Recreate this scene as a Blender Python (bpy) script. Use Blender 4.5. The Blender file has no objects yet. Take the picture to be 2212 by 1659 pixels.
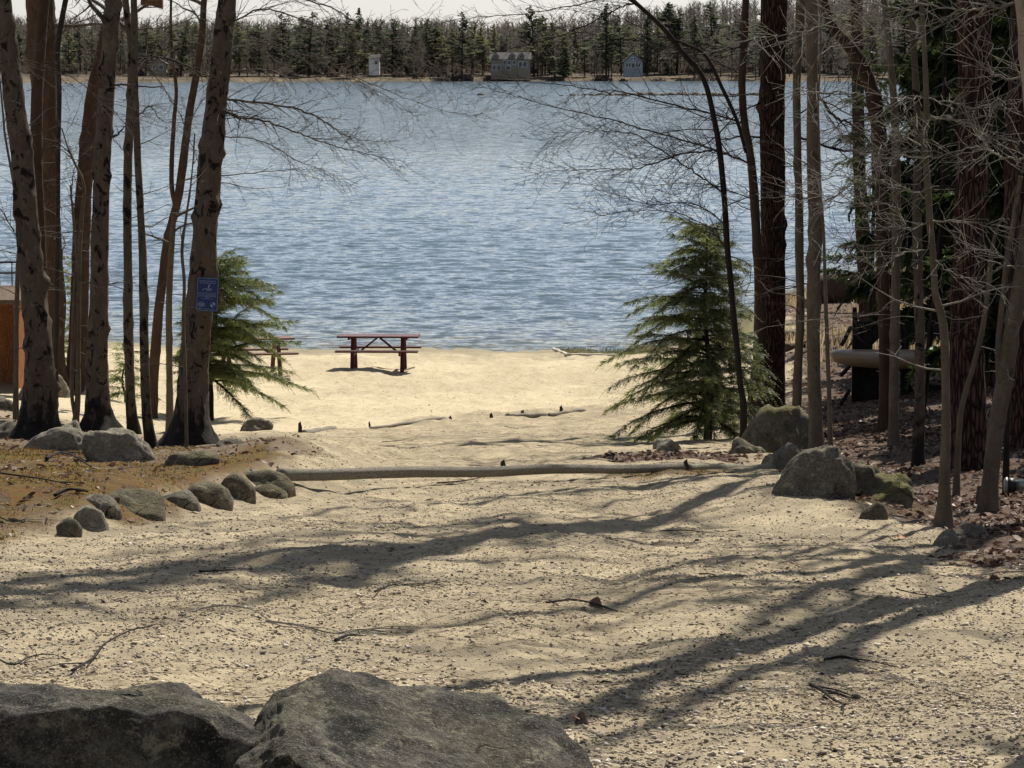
import bpy, math, random
import numpy as np
from mathutils import Vector, Matrix, noise as mnoise

C = bpy.context.scene
R = math.radians
# ------------------------------------------------------------------ camera, sky, sun, exposure
K = 2.456; FPX = 7670.0; PITCH = math.atan(721/FPX); CAMZ = 7.5     # long lens; K scales the depths of the terrain profile
cam_d = bpy.data.cameras.new('camera'); cam = bpy.data.objects.new('camera', cam_d)
C.collection.objects.link(cam); C.camera = cam
cam.location = (0, 0, CAMZ); cam.rotation_euler = (math.pi/2 - PITCH, 0, 0)
cam_d.sensor_width = 36; cam_d.lens = FPX/2212*36; cam_d.clip_start = .05; cam_d.clip_end = 9000

SUN_AZ = R(23); SUN_EL = R(50)           # azimuth measured from +Y toward +X
w = bpy.data.worlds.new("World"); C.world = w; w.use_nodes = True
nt = w.node_tree; nt.nodes.clear()
sky = nt.nodes.new('ShaderNodeTexSky'); sky.sky_type = 'NISHITA'; sky.sun_disc = False
sky.sun_elevation = SUN_EL; sky.sun_rotation = SUN_AZ
sky.air_density = 1.0; sky.dust_density = .4; sky.ozone_density = 1.0
bg = nt.nodes.new('ShaderNodeBackground'); bg.inputs[1].default_value = .060
wo = nt.nodes.new('ShaderNodeOutputWorld')
tint = nt.nodes.new('ShaderNodeMix'); tint.data_type = 'RGBA'; tint.blend_type = 'MULTIPLY'; tint.inputs[0].default_value = 1
tint.inputs[7].default_value = (.97, 1.0, 1.09, 1)
thin = nt.nodes.new('ShaderNodeHueSaturation'); thin.inputs['Saturation'].default_value = .50    # thin high cloud pales the sky
nt.links.new(sky.outputs[0], thin.inputs['Color']); nt.links.new(thin.outputs[0], tint.inputs[6]); nt.links.new(tint.outputs[2], bg.inputs[0]); nt.links.new(bg.outputs[0], wo.inputs[0])
sd = bpy.data.lights.new('sun', 'SUN'); sd.energy = 5.0; sd.angle = R(.45); sd.color = (1, .95, .86)
sun = bpy.data.objects.new('sun', sd); C.collection.objects.link(sun)
S = Vector((math.sin(SUN_AZ)*math.cos(SUN_EL), math.cos(SUN_AZ)*math.cos(SUN_EL), math.sin(SUN_EL)))
sun.rotation_euler = S.to_track_quat('Z', 'Y').to_euler(); sun.location = (20, 20, 40)
C.view_settings.view_transform = 'Standard'; C.view_settings.look = 'None'
C.view_settings.exposure = 0.60; C.view_settings.gamma = 1.0
C.render.engine = 'CYCLES'
C.cycles.max_bounces = 6; C.cycles.diffuse_bounces = 3; C.cycles.glossy_bounces = 3
C.cycles.transparent_max_bounces = 12; C.cycles.sample_clamp_indirect = 4; C.cycles.caustics_reflective = False

# ------------------------------------------------------------------ numeric helpers
def vnoise(x, y, seed=0):
    x = np.asarray(x, float); y = np.asarray(y, float)
    xi = np.floor(x); yi = np.floor(y); fx = x-xi; fy = y-yi
    fx = fx*fx*(3-2*fx); fy = fy*fy*(3-2*fy)
    def h(a, b):
        v = np.sin(a*127.1 + b*311.7 + seed*74.7)*43758.5453
        return v-np.floor(v)
    return (h(xi, yi)*(1-fx)+h(xi+1, yi)*fx)*(1-fy)+(h(xi, yi+1)*(1-fx)+h(xi+1, yi+1)*fx)*fy
def fbm(x, y, seed=0, o=4):
    s = 0; a = 1; t = 0
    for i in range(o):
        s = s+a*vnoise(x*2**i, y*2**i, seed+i*7); t += a; a *= .5
    return s/t
def ss(a, b, x):
    t = np.clip((np.asarray(x, float)-a)/(b-a), 0, 1); return t*t*(3-2*t)
PY = [-4, 0, 3, 4.5, 8, 11, 13.2, 14, 15, 18, 22, 25.7, 29, 33, 35.6, 37, 45, 60, 100, 330]
PZ = [6.6, 5.9, 5.36, 5.1, 4.42, 3.85, 3.42, 3.27, 3.05, 2.45, 1.55, .82, .55, .3, .05, -.1, -.8, -2.5, -5, -5]
_fy = np.linspace(-4, 330, 8000); _fz = np.interp(_fy, PY, PZ)
_k = np.ones(35)/35; _fz2 = np.convolve(np.pad(_fz, 17, mode='edge'), _k, 'valid')
def shore_shift(x):
    return np.interp(x, [-60, -8, 3.0, 5, 8.4, 13, 18, 30, 60], [14, 0.5, 0, 1.5, 8.5, 14, 18, 24, 40])
def hgt(x, y, small=True):
    x = np.asarray(x, float); yr = np.asarray(y, float); y = yr/K
    s = shore_shift(x)
    yy = np.where(y > 20, np.where(y < 36+s, 20+(y-20)*(16/(16+s)), y-s), y)
    z = np.interp(yy, _fy, _fz2)
    # mossy bank on the left, behind the row of stones
    rowy = np.interp(x, [-8, -3.35, -2.0, -1.2, 3], [10.2, 10.3, 12.6, 13.2, 16])
    z = z+.26*ss(.22, 1.4, y-rowy)*ss(-1.3, -2.4, x)*(1-ss(4, 9, y-rowy))
    z = z+.16*np.exp(-((x+1.9)/1.3)**2-((y-14.8)/1.2)**2)
    # mound below the right-hand boulders
    z = z+.30*np.exp(-((x-2.35)/.75)**2-((y-12.2)/.9)**2)
    # bank on the right where the wood starts, lip under the young hemlock
    z = z+.12*np.exp(-((x-1.9)/1.1)**2-((y-15.5)/1.0)**2)
    z = z+.28*ss(3.0, 7, x)*ss(40, 24, y)
    z = z-.20*np.exp(-((x-4.6)/1.0)**2-((y-12.5)/1.6)**2)
    z = z+.5*ss(-5, -9, x)*ss(34, 22, y)*ss(8, 16, y)
    if small:
        lk = ss(40, 34, y)
        for tx in (-.9, .75):
            z = z-.035*np.exp(-((x-tx-.03*(yr-20)-.15*np.sin(yr*.25))/.22)**2)*ss(7, 11, yr)*ss(48, 40, yr)*(.5+fbm(x*2, yr*.4, 15, 2))
        z = z+lk*((fbm(x*.9, yr*.5, 3)-.5)*.15+(fbm(x*3.3, yr*2, 9)-.5)*.07)
        bch = ss(24, 26, y)*(1-ss(34, 36, y))
        z = z+bch*((fbm(x*5, yr*2.6, 12, 3)-.5)*.085+(fbm(x*1.2, yr*.9, 13, 3)-.5)*.10)
    return z
def ray(px, py):
    u = (px-1106)/FPX; v = (829.5-py)/FPX
    return Vector((u, math.cos(PITCH)+v*math.sin(PITCH), -math.sin(PITCH)+v*math.cos(PITCH)))
def P(px, py, Y):
    """point of the place seen at photograph position px, py and standing Y metres away"""
    d = ray(px, py); t = Y/d.y
    return Vector((d.x*t, Y, CAMZ+d.z*t))
def G(px, py):
    """ground point seen at photograph position px, py"""
    d = ray(px, py); t = np.arange(3.5, 185, .05)
    zz = CAMZ+d.z*t; g = hgt(d.x*t, d.y*t, False)
    i = int(np.argmax(zz <= g)); t0 = float(t[i]) if zz[i] <= g[i] else 150.0
    return Vector((d.x*t0, d.y*t0, float(hgt(d.x*t0, d.y*t0))))
def mpp(p):                                   # metres per photograph pixel at a point
    return (p.y*math.cos(PITCH)-(p.z-CAMZ)*math.sin(PITCH))/FPX
def gz(x, y): return float(hgt(x, y))

# ------------------------------------------------------------------ objects
def tag(o, label=None, cat=None, group=None, kind=None):
    if label: o['label'] = label
    if cat: o['category'] = cat
    if group: o['group'] = group
    if kind: o['kind'] = kind
    return o
def empty(name, loc, label, cat, group=None, rz=0):
    o = bpy.data.objects.new(name, None); C.collection.objects.link(o)
    o.location = loc; o.rotation_euler = (0, 0, rz); o.empty_display_size = .2
    return tag(o, label, cat, group)
class MB:
    def __init__(s): s.v = []; s.f = []; s.n = 0
    def add(s, vs, fs):
        b = s.n; s.v.extend(vs); s.n += len(vs)
        s.f.extend([tuple(i+b for i in f) for f in fs])
    def box(s, c, d, rot=None):
        x, y, z = d[0]/2, d[1]/2, d[2]/2
        vs = [Vector((a, b, e)) for a in (-x, x) for b in (-y, y) for e in (-z, z)]
        if rot: vs = [rot @ v for v in vs]
        s.add([tuple(v+Vector(c)) for v in vs], [(0,1,3,2),(4,6,7,5),(0,4,5,1),(2,3,7,6),(0,2,6,4),(1,5,7,3)])
    def bar(s, a, b, wd, th, up=Vector((0, 0, 1))):
        a = Vector(a); b = Vector(b); d = (b-a); L = d.length; d.normalize()
        sd_ = d.cross(up)
        if sd_.length < 1e-4: sd_ = Vector((1, 0, 0))
        sd_.normalize(); u = sd_.cross(d)
        rot = Matrix((d, sd_, u)).transposed()
        s.box((a+b)/2, (L, wd, th), rot)
    def tube(s, pts, rad, n=3, cap=False):
        m = len(pts)
        if m < 2: return
        ref = Vector((0.31, .17, .93)); vs = []
        d = (pts[1]-pts[0]).normalized()
        u = d.cross(ref); u = u.normalized() if u.length > 1e-3 else Vector((1, 0, 0))
        cs = [(math.cos(2*math.pi*k/n), math.sin(2*math.pi*k/n)) for k in range(n)]
        for i in range(m):
            if i < m-1: d = pts[i+1]-pts[i]
            if i > 0 and i < m-1: d = pts[i+1]-pts[i-1]
            if d.length < 1e-7: d = Vector((0, 0, 1))
            d = d.normalized()
            u = (u-d*u.dot(d)); u = u.normalized() if u.length > 1e-5 else d.orthogonal().normalized()
            v = d.cross(u); p = pts[i]; r = rad[i]
            for c, q in cs: vs.append((p.x+(u.x*c+v.x*q)*r, p.y+(u.y*c+v.y*q)*r, p.z+(u.z*c+v.z*q)*r))
        fs = []
        for i in range(m-1):
            for k in range(n):
                k2 = (k+1) % n
                fs.append((i*n+k, i*n+k2, (i+1)*n+k2, (i+1)*n+k))
        if cap: fs.append(tuple(range(n))[::-1]); fs.append(tuple((m-1)*n+k for k in range(n)))
        s.add(vs, fs)
    def build(s, name, mat, parent=None, smooth=True, loc=None):
        """vertices are given in world space; the object's origin goes to loc or the parent's base"""
        off = Vector(loc) if loc is not None else (parent.location.copy() if parent is not None else Vector((0, 0, 0)))
        me = bpy.data.meshes.new(name)
        a = np.array(s.v, dtype=np.float32).reshape(-1, 3)-np.array(off, dtype=np.float32)
        me.from_pydata(a.tolist(), [], s.f) if False else None
        nv = len(a); me.vertices.add(nv); me.vertices.foreach_set('co', a.ravel())
        lens = np.array([len(f) for f in s.f], dtype=np.int32)
        li = np.fromiter((i for f in s.f for i in f), dtype=np.int32)
        me.loops.add(len(li)); me.loops.foreach_set('vertex_index', li)
        me.polygons.add(len(lens)); st = np.zeros(len(lens), dtype=np.int32); st[1:] = np.cumsum(lens)[:-1]
        me.polygons.foreach_set('loop_start', st)
        me.polygons.foreach_set('use_smooth', [smooth]*len(lens))
        me.update(calc_edges=True)
        if mat: me.materials.append(mat)
        o = bpy.data.objects.new(name, me); C.collection.objects.link(o)
        if parent is not None:
            o.parent = parent
        else: o.location = off
        return o
def local(parent, fn):
    """for parts modelled round the origin of a rotated thing"""
    pass
def np_mesh(name, V, F, mat, smooth=True, loc=(0, 0, 0)):
    me = bpy.data.meshes.new(name); V = np.asarray(V, np.float32)-np.array(loc, np.float32); F = np.asarray(F, np.int32)
    me.vertices.add(len(V)); me.vertices.foreach_set('co', V.ravel())
    k = F.shape[1]; me.loops.add(F.size); me.loops.foreach_set('vertex_index', F.ravel())
    me.polygons.add(len(F)); me.polygons.foreach_set('loop_start', np.arange(len(F), dtype=np.int32)*k)
    me.polygons.foreach_set('use_smooth', [smooth]*len(F)); me.update(calc_edges=True)
    if mat: me.materials.append(mat)
    o = bpy.data.objects.new(name, me); C.collection.objects.link(o); o.location = loc
    return o

# ------------------------------------------------------------------ materials
class N:
    def __init__(s, name):
        s.m = bpy.data.materials.new(name); s.m.use_nodes = True; s.t = s.m.node_tree; s.t.nodes.clear()
        s.out = s.n('OutputMaterial')
    def n(s, k, **kw):
        x = s.t.nodes.new('ShaderNode'+k)
        for a, b in kw.items(): setattr(x, a, b)
        return x
    def l(s, a, b): s.t.links.new(a, b)
    def set(s, sock, v):
        if hasattr(v, 'is_linked') or hasattr(v, 'links'): s.l(v, sock)
        else: sock.default_value = (*v, 1) if isinstance(v, tuple) and len(v) == 3 and sock.type == 'RGBA' else v
    def co(s, kind='Object', scale=(1, 1, 1)):
        t = s.n('TexCoord'); m = s.n('Mapping'); m.inputs['Scale'].default_value = scale
        s.l(t.outputs[kind], m.inputs[0]); return m.outputs[0]
    def noise(s, v, sc, det=4, rough=.55, dist=0):
        x = s.n('TexNoise'); s.l(v, x.inputs['Vector']); x.inputs['Scale'].default_value = sc
        x.inputs['Detail'].default_value = det; x.inputs['Roughness'].default_value = rough
        x.inputs['Distortion'].default_value = dist; return x.outputs['Fac']
    def vor(s, v, sc, feat='F1', out='Distance', rnd=1):
        x = s.n('TexVoronoi', feature=feat); s.l(v, x.inputs['Vector']); x.inputs['Scale'].default_value = sc
        x.inputs['Randomness'].default_value = rnd; return x.outputs[out]
    def ramp(s, f, stops):
        x = s.n('ValToRGB'); s.l(f, x.inputs[0]); e = x.color_ramp.elements
        while len(e) < len(stops): e.new(.5)
        for i, (p, c) in enumerate(stops):
            e[i].position = p; e[i].color = (*c, 1) if isinstance(c, tuple) else (c, c, c, 1)
        return x.outputs[0]
    def mix(s, f, a, b, mode='MIX'):
        x = s.n('Mix', data_type='RGBA', blend_type=mode)
        s.set(x.inputs[0], f); s.set(x.inputs[6], a); s.set(x.inputs[7], b); return x.outputs[2]
    def math(s, op, a, b=0.0, clamp=False):
        x = s.n('Math', operation=op, use_clamp=clamp); s.set(x.inputs[0], a); s.set(x.inputs[1], b); return x.outputs[0]
    def attr(s, name): x = s.n('Attribute', attribute_name=name); return x.outputs['Fac']
    def bump(s, h, st=.5, d=.02, nrm=None):
        x = s.n('Bump'); x.inputs['Strength'].default_value = st; x.inputs['Distance'].default_value = d
        s.l(h, x.inputs['Height'])
        if nrm: s.l(nrm, x.inputs['Normal'])
        return x.outputs[0]
    def bsdf(s, col, rough=.9, nrm=None, spec=.25, metal=0, **kw):
        b = s.n('BsdfPrincipled'); s.set(b.inputs['Base Color'], col); s.set(b.inputs['Roughness'], rough)
        b.inputs['Specular IOR Level'].default_value = spec; b.inputs['Metallic'].default_value = metal
        if nrm: s.l(nrm, b.inputs['Normal'])
        s.l(b.outputs[0], s.out.inputs[0]); return b

def bark_mat(name, kind):
    m = N(name)
    if kind == 'pine':
        v = m.co('Object', (1, 1, .16)); f = m.vor(v, 26, 'DISTANCE_TO_EDGE'); n1 = m.noise(m.co('Object', (1, 1, .3)), 30, 6, .7)
        fis = m.ramp(f, [(0, 0.0), (.22, 1.0)])
        c = m.mix(n1, (.050, .026, .020), (.125, .072, .056)); lich = m.ramp(m.noise(m.co(), 5, 4), [(.52, 0.0), (.68, 1.0)])
        c = m.mix(m.math('MULTIPLY', lich, .35), c, (.085, .085, .07)); c = m.mix(fis, (.010, .007, .006), c)
        hh = m.math('ADD', m.math('MULTIPLY', fis, .8), m.math('MULTIPLY', n1, .5))
        m.bsdf(c, .95, m.bump(hh, .9, .035), .1); return m.m
    a = {'beech': ((.085, .062, .045), (.18, .142, .108)), 'sapling': ((.105, .082, .058), (.23, .185, .135)),
         'dark': ((.020, .016, .014), (.050, .040, .034)), 'birch': ((.30, .235, .18), (.58, .49, .40)),
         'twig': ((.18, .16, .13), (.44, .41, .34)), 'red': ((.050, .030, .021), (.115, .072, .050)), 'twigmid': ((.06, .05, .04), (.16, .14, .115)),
         'twigdark': ((.022, .018, .016), (.065, .055, .048))}[kind]
    n1 = m.noise(m.co('Object', (1, 1, .35)), 9, 6, .65, .4); n2 = m.noise(m.co('Object', (1, 1, .12)), 34, 4, .6)
    c = m.mix(m.ramp(n1, [(.3, 0.0), (.7, 1.0)]), a[0], a[1]); c = m.mix(m.math('MULTIPLY', n2, .55), c, a[0])
    hgtb = m.math('ADD', n2, m.math('MULTIPLY', n1, .5))
    if kind in ('beech', 'birch', 'sapling'):
        bl = m.ramp(m.noise(m.co('Object', (1, 1, .7)), 6.5 if kind != 'birch' else 3, 4, .6, .9), [(.55 if kind == 'beech' else .6, 0.0), (.60 if kind == 'beech' else .66, 1.0)])
        c = m.mix(m.math('MULTIPLY', bl, .95 if kind == 'beech' else .5), c, (.009, .007, .006))
        fl = m.ramp(m.noise(m.co('Object', (5, 5, 40)), 2.2, 3, .6), [(.60, 0.0), (.68, 1.0)])
        c = m.mix(m.math('MULTIPLY', fl, .45), c, (.05, .04, .03))
        li = m.ramp(m.noise(m.co('Object', (1, 1, .6)), 14, 4, .7), [(.58, 0.0), (.66, 1.0)])
        c = m.mix(m.math('MULTIPLY', li, .5), c, (.20, .20, .155))
    if kind == 'beech':                                        # blackened, wet foot of the trunk
        sx = m.n('SeparateXYZ'); m.l(m.co(), sx.inputs[0])
        e = m.math('SUBTRACT', .62, sx.outputs[2]); e = m.math('ADD', e, m.math('MULTIPLY', m.math('SUBTRACT', n1, .5), 2.6))
        e = m.math('MULTIPLY', e, 4.0, True); c = m.mix(m.math('MULTIPLY', e, .9), c, (.014, .012, .011))
    m.bsdf(c, .85, m.bump(m.math('ADD', hgtb, m.noise(m.co('Object', (1, 1, .5)), 70, 4, .75)), .9, .03), .15); return m.m
BARK = {k: bark_mat('bark_'+k, k) for k in ('pine', 'beech', 'sapling', 'dark', 'birch', 'twig', 'red', 'twigdark', 'twigmid')}

def leaf_mat(name, c0, c1, trans=.4, sc=6, spec=.25):
    m = N(name); n1 = m.noise(m.co(), sc, 4, .7); n2 = m.noise(m.co(), sc*9, 2, .7)
    c = m.mix(m.ramp(m.math('ADD', m.math('MULTIPLY', n1, .5), m.math('MULTIPLY', n2, .5)), [(.35, 0.0), (.65, 1.0)]), c0, c1)
    b = m.bsdf(c, .5, None, spec); t = m.n('BsdfTranslucent'); m.set(t.inputs[0], m.mix(.5, c, (c1[0]*1.5, c1[1]*1.6, c1[2]*.8)))
    x = m.n('MixShader'); x.inputs[0].default_value = trans
    m.l(b.outputs[0], x.inputs[1]); m.l(t.outputs[0], x.inputs[2]); m.l(x.outputs[0], m.out.inputs[0]); return m.m
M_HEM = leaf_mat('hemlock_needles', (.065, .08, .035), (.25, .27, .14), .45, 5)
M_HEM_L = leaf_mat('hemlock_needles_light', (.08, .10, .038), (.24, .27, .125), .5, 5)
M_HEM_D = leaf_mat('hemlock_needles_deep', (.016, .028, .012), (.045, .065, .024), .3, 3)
def far_leaf(name, c0, c1):
    m = N(name); oi = m.n('ObjectInfo'); n1 = m.noise(m.co(), .9, 3, .7)
    c = m.mix(n1, c0, c1); c = m.mix(oi.outputs['Random'], c, m.mix(.5, c, (.085, .085, .045)))
    b = m.bsdf(c, .9, None, .05); t = m.n('BsdfTranslucent'); m.l(c, t.inputs[0]); x = m.n('MixShader'); x.inputs[0].default_value = .4; m.l(b.outputs[0], x.inputs[1]); m.l(t.outputs[0], x.inputs[2]); m.l(x.outputs[0], m.out.inputs[0]); return m.m
M_FARP = far_leaf('far_pine_needles', (.045, .062, .036), (.13, .155, .085))  # needle colours lightened in place of distance haze
M_FARO = far_leaf('far_olive_needles', (.11, .12, .055), (.25, .25, .12))  # lightened further, the haze put into the colour
M_FARB = far_leaf('far_bare_twigs', (.085, .072, .064), (.19, .165, .145))
M_FART = far_leaf('far_trunk_bark', (.05, .04, .035), (.10, .085, .075))
M_FARBUSH = far_leaf('far_brush', (.06, .045, .04), (.14, .10, .09))

def rock_mat(name, c0, c1, moss=0.0, dark=.5, sc=1.0):
    m = N(name); v = m.co()
    n1 = m.noise(v, 5*sc, 8, .7); n2 = m.noise(v, 42*sc, 5, .75); n3 = m.noise(v, 2.2*sc, 3)
    sp = m.vor(v, 95*sc, 'F1', 'Distance')
    c = m.mix(m.ramp(n1, [(.32, 0.0), (.66, 1.0)]), c0, c1)
    c = m.mix(m.ramp(n2, [(.42, 0.0), (.62, .6)]), c, (c0[0]*.3, c0[1]*.3, c0[2]*.28))
    li = m.ramp(m.noise(v, 11*sc, 6, .75, .5), [(.56, 0.0), (.62, 1.0)])
    c = m.mix(m.math('MULTIPLY', li, .6), c, (min(.5, c1[0]*1.6), min(.5, c1[1]*1.65), c1[2]*1.35))
    dk = m.ramp(m.noise(v, 3.6*sc, 6, .7, .6), [(.52, 0.0), (.60, 1.0)])
    c = m.mix(m.math('MULTIPLY', dk, dark), c, (.022, .022, .021))
    if moss:
        g = m.n('NewGeometry'); sx = m.n('SeparateXYZ'); m.l(g.outputs['Normal'], sx.inputs[0])
        mm = m.math('MULTIPLY', m.ramp(n3, [(.42, 0.0), (.55, 1.0)]), m.ramp(sx.outputs[2], [(.2, 0.0), (.7, 1.0)]))
        c = m.mix(m.math('MULTIPLY', mm, moss), c, m.mix(n2, (.09, .085, .018), (.24, .22, .06)))
    hh = m.math('ADD', m.math('MULTIPLY', n1, 1.0), m.math('MULTIPLY', n2, .45))
    hh = m.math('SUBTRACT', hh, m.math('MULTIPLY', m.ramp(sp, [(0, 1.0), (.3, 0.0)]), .12))
    vd = m.n('VectorMath', operation='ADD'); m.l(v, vd.inputs[0]); xn = m.n('TexNoise'); m.l(v, xn.inputs['Vector']); xn.inputs['Scale'].default_value = 3*sc; xs = m.n('VectorMath', operation='SCALE'); m.l(xn.outputs['Color'], xs.inputs[0]); xs.inputs['Scale'].default_value = .5; m.l(xs.outputs[0], vd.inputs[1])
    ck = m.ramp(m.vor(vd.outputs[0], 2.6*sc, 'DISTANCE_TO_EDGE'), [(0, 1.0), (.014, 0.0)]); ck = m.math('MULTIPLY', ck, m.ramp(n3, [(.52, 0.0), (.60, 1.0)]))
    c = m.mix(m.math('MULTIPLY', ck, .85), c, (.012, .011, .010)); hh = m.math('SUBTRACT', hh, m.math('MULTIPLY', ck, .7))
    gr = m.noise(v, 130*sc, 3, .8); c = m.mix(m.ramp(gr, [(.55, 0.0), (.68, .55)]), c, (min(.6, c1[0]*2), min(.6, c1[1]*2), min(.6, c1[2]*1.9))); c = m.mix(m.ramp(gr, [(.30, .6), (.42, 0.0)]), c, (.02, .018, .016)); hh = m.math('ADD', hh, m.math('MULTIPLY', gr, .25))
    m.bsdf(c, .92, m.bump(hh, .95, .055/sc), .12); return m.m
ROCK = {'grey': rock_mat('granite_grey', (.115, .10, .075), (.30, .265, .205)),
        'pale': rock_mat('granite_pale', (.19, .165, .12), (.42, .37, .28), 0, .3),
        'dark': rock_mat('granite_dark', (.095, .080, .058), (.25, .215, .16), .3, .45),
        'mossy': rock_mat('granite_mossy', (.10, .09, .065), (.25, .22, .16), .85, .5),
        'front': rock_mat('granite_lichened', (.022, .019, .016), (.20, .18, .15), .12, .95),
        'red': rock_mat('stone_reddish', (.22, .13, .10), (.40, .27, .21), 0, .3),
        'far': rock_mat('far_stone', (.12, .09, .065), (.28, .23, .17), 0, .5, .3)}

def wood_mat(name, c0, c1, axis=(1, 1, 1), rough=.8, sc=1.0, spec=.2):
    m = N(name); n1 = m.noise(m.co('Object', axis), 12*sc, 6, .7, .6); n2 = m.noise(m.co('Object', axis), 60*sc, 3, .6)
    c = m.mix(m.ramp(n1, [(.36, 0.0), (.62, 1.0)]), c0, c1); c = m.mix(m.ramp(n2, [(.48, 0.0), (.62, .85)]), c, (c0[0]*.3, c0[1]*.3, c0[2]*.3))
    m.bsdf(c, rough, m.bump(m.math('ADD', n1, n2), .8, .02), spec); return m.m
def plain(name, c, rough=.6, metal=0, spec=.4, var=.25, sc=20):
    m = N(name); n1 = m.noise(m.co(), sc, 5, .7)
    col = m.mix(n1, tuple(x*(1-var) for x in c), tuple(min(1, x*(1+var)) for x in c))
    m.bsdf(col, rough, m.bump(n1, .15, .004), spec, metal); return m.m

# ------------------------------------------------------------------ ground
m = N('ground_material'); g = m.co('Object')
A = {k: m.attr(k) for k in ('beach', 'forest', 'moss', 'litter', 'wet', 'shorepatch')}
gx = m.noise(g, 3.2, 5, .6); gm = m.noise(g, 14, 6, .75); gf = m.noise(g, 75, 4, .8); gff = m.noise(g, 210, 2, .8)
gs = m.co('Object', (.55, 1.5, 1)); stk = m.noise(gs, 26, 5, .8, .5)
sand = m.mix(m.ramp(gm, [(.3, 0.0), (.7, 1.0)]), (.37, .295, .178), (.585, .485, .322))
sand = m.mix(m.ramp(gx, [(.40, .0), (.62, .72)]), sand, (.29, .235, .155))
sand = m.mix(m.ramp(m.noise(g, .9, 6, .7, .6), [(.46, .0), (.60, .6)]), sand, (.25, .21, .145))
peb = m.ramp(m.vor(g, 46, 'F1', 'Distance'), [(.12, 1.0), (.34, 0.0)])
pebc = m.n('TexVoronoi'); m.l(g, pebc.inputs['Vector']); pebc.inputs['Scale'].default_value = 46
pv = m.n('SeparateXYZ'); m.l(pebc.outputs['Color'], pv.inputs[0])
pcol = m.ramp(pv.outputs[0], [(0.0, (.14, .11, .085)), (.35, (.32, .26, .18)), (.75, (.5, .43, .32)), (1.0, (.62, .58, .5))])
sand = m.mix(m.math('MULTIPLY', peb, .55), sand, pcol)
spk = m.ramp(gf, [(.60, 0.0), (.70, 1.0)])
sand = m.mix(m.math('MULTIPLY', spk, .62), sand, (.085, .065, .045))
stm = m.ramp(stk, [(.60, 0.0), (.70, 1.0)])
sand = m.mix(m.math('MULTIPLY', stm, m.math('ADD', .22, m.math('MULTIPLY', A['litter'], .7)), True), sand, (.12, .085, .06))
bsd = m.mix(m.ramp(gm, [(.3, 0.0), (.7, 1.0)]), (.49, .405, .25), (.63, .535, .365))
bsd = m.mix(m.math('MULTIPLY', m.ramp(m.noise(m.co('Object', (.8, .55, 1)), 9, 6, .8, .4), [(.52, 0.0), (.66, 1.0)]), .55), bsd, (.33, .265, .165))
bsd = m.mix(m.math('MULTIPLY', A['litter'], m.ramp(stk, [(.44, 0.0), (.60, .85)])), bsd, (.20, .155, .10))
col = m.mix(A['beach'], sand, bsd)
fl = m.mix(m.ramp(m.noise(g, 26, 5, .8, 1.2), [(.34, 0.0), (.64, 1.0)]), (.035, .022, .016), (.16, .11, .078))
fl = m.mix(m.ramp(gf, [(.55, 0.0), (.7, .8)]), fl, (.36, .28, .2))
col = m.mix(A['forest'], col, fl)
ms = m.ramp(m.noise(g, 4.2, 6, .8, .8), [(.30, (.035, .03, .012)), (.42, (.11, .095, .02)), (.50, (.17, .085, .02)), (.58, (.07, .05, .03)), (.70, (.24, .19, .12))])
ms = m.mix(m.ramp(gf, [(.5, 0.0), (.66, .75)]), ms, (.06, .045, .03))
col = m.mix(A['moss'], col, ms)
col = m.mix(A['shorepatch'], col, m.mix(gf, (.07, .065, .02), (.24, .21, .09)))
col = m.mix(A['wet'], col, m.mix(.55, col, (.10, .085, .055)))
hb = m.math('ADD', m.math('MULTIPLY', gm, .55), m.math('MULTIPLY', gf, .5)); hb = m.math('ADD', hb, m.math('MULTIPLY', peb, .25))
hb = m.math('ADD', hb, m.math('MULTIPLY', stk, .3))
m.bsdf(col, .95, m.bump(hb, .75, .045), .1)
M_GROUND = m.m

def ax(segs):
    out = []
    for a, b, st in segs: out += list(np.arange(a, b, st))
    return np.array(out)
gy = ax([(-10, 4, 1), (4, 26, .055), (26, 50, .09), (50, 95, .16), (95, 150, .6), (150, 300, 8), (300, 830, 30)])
gxx = ax([(-150, -30, 10), (-30, -15, 2), (-15, -7, .5), (-7, -4, .12), (-4, 4.5, .05), (4.5, 9, .09), (9, 16, .4), (16, 40, 3), (40, 160, 10)])
X, Y = np.meshgrid(gxx, gy); Z = hgt(X, Y)
fine = (Y < 50)
Z = Z+fine*((vnoise(X*11, Y*8, 21)-.5)*.022+(vnoise(X*23, Y*16, 22)-.5)*.010)
ny, nx = X.shape
idx = np.arange(nx*ny).reshape(ny, nx)
F = np.stack([idx[:-1, :-1], idx[:-1, 1:], idx[1:, 1:], idx[1:, :-1]], -1).reshape(-1, 4)
ground = np_mesh('ground', np.stack([X, Y, Z], -1).reshape(-1, 3), F, M_GROUND); tag(ground, kind='structure')
def gline(pts):
    q = [G(*p) for p in pts]; q.sort(key=lambda a: a.y); return [a.y/K for a in q], [a.x for a in q]
nz = (fbm(X*1.6, Y*.9, 31)-.5); YR = Y; Y = Y/K
fy_, fx_ = gline([(2212, 1250), (2050, 1200), (1900, 1140), (1790, 1060), (1640, 985), (1560, 930), (1660, 880), (1680, 800), (1690, 740), (1700, 700)])
forest = ss(-.15, .5, X-np.interp(Y, fy_, fx_)+nz*1.6)*ss(6.5, 7.5, Y)
hem = np.exp(-((X-2.0)/1.0)**2-((Y-17.2)/1.5)**2); forest = np.maximum(forest, ss(.35, .75, hem+nz*.8))
lfy, lfx = gline([(60, 1150), (300, 1105), (600, 1045), (700, 990), (600, 950), (480, 925), (330, 880), (280, 860)])
left = ss(.15, -.45, X-np.interp(Y, lfy, lfx)+nz*1.0)*ss(9.8, 10.6, Y)*ss(24, 20, Y)
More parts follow.
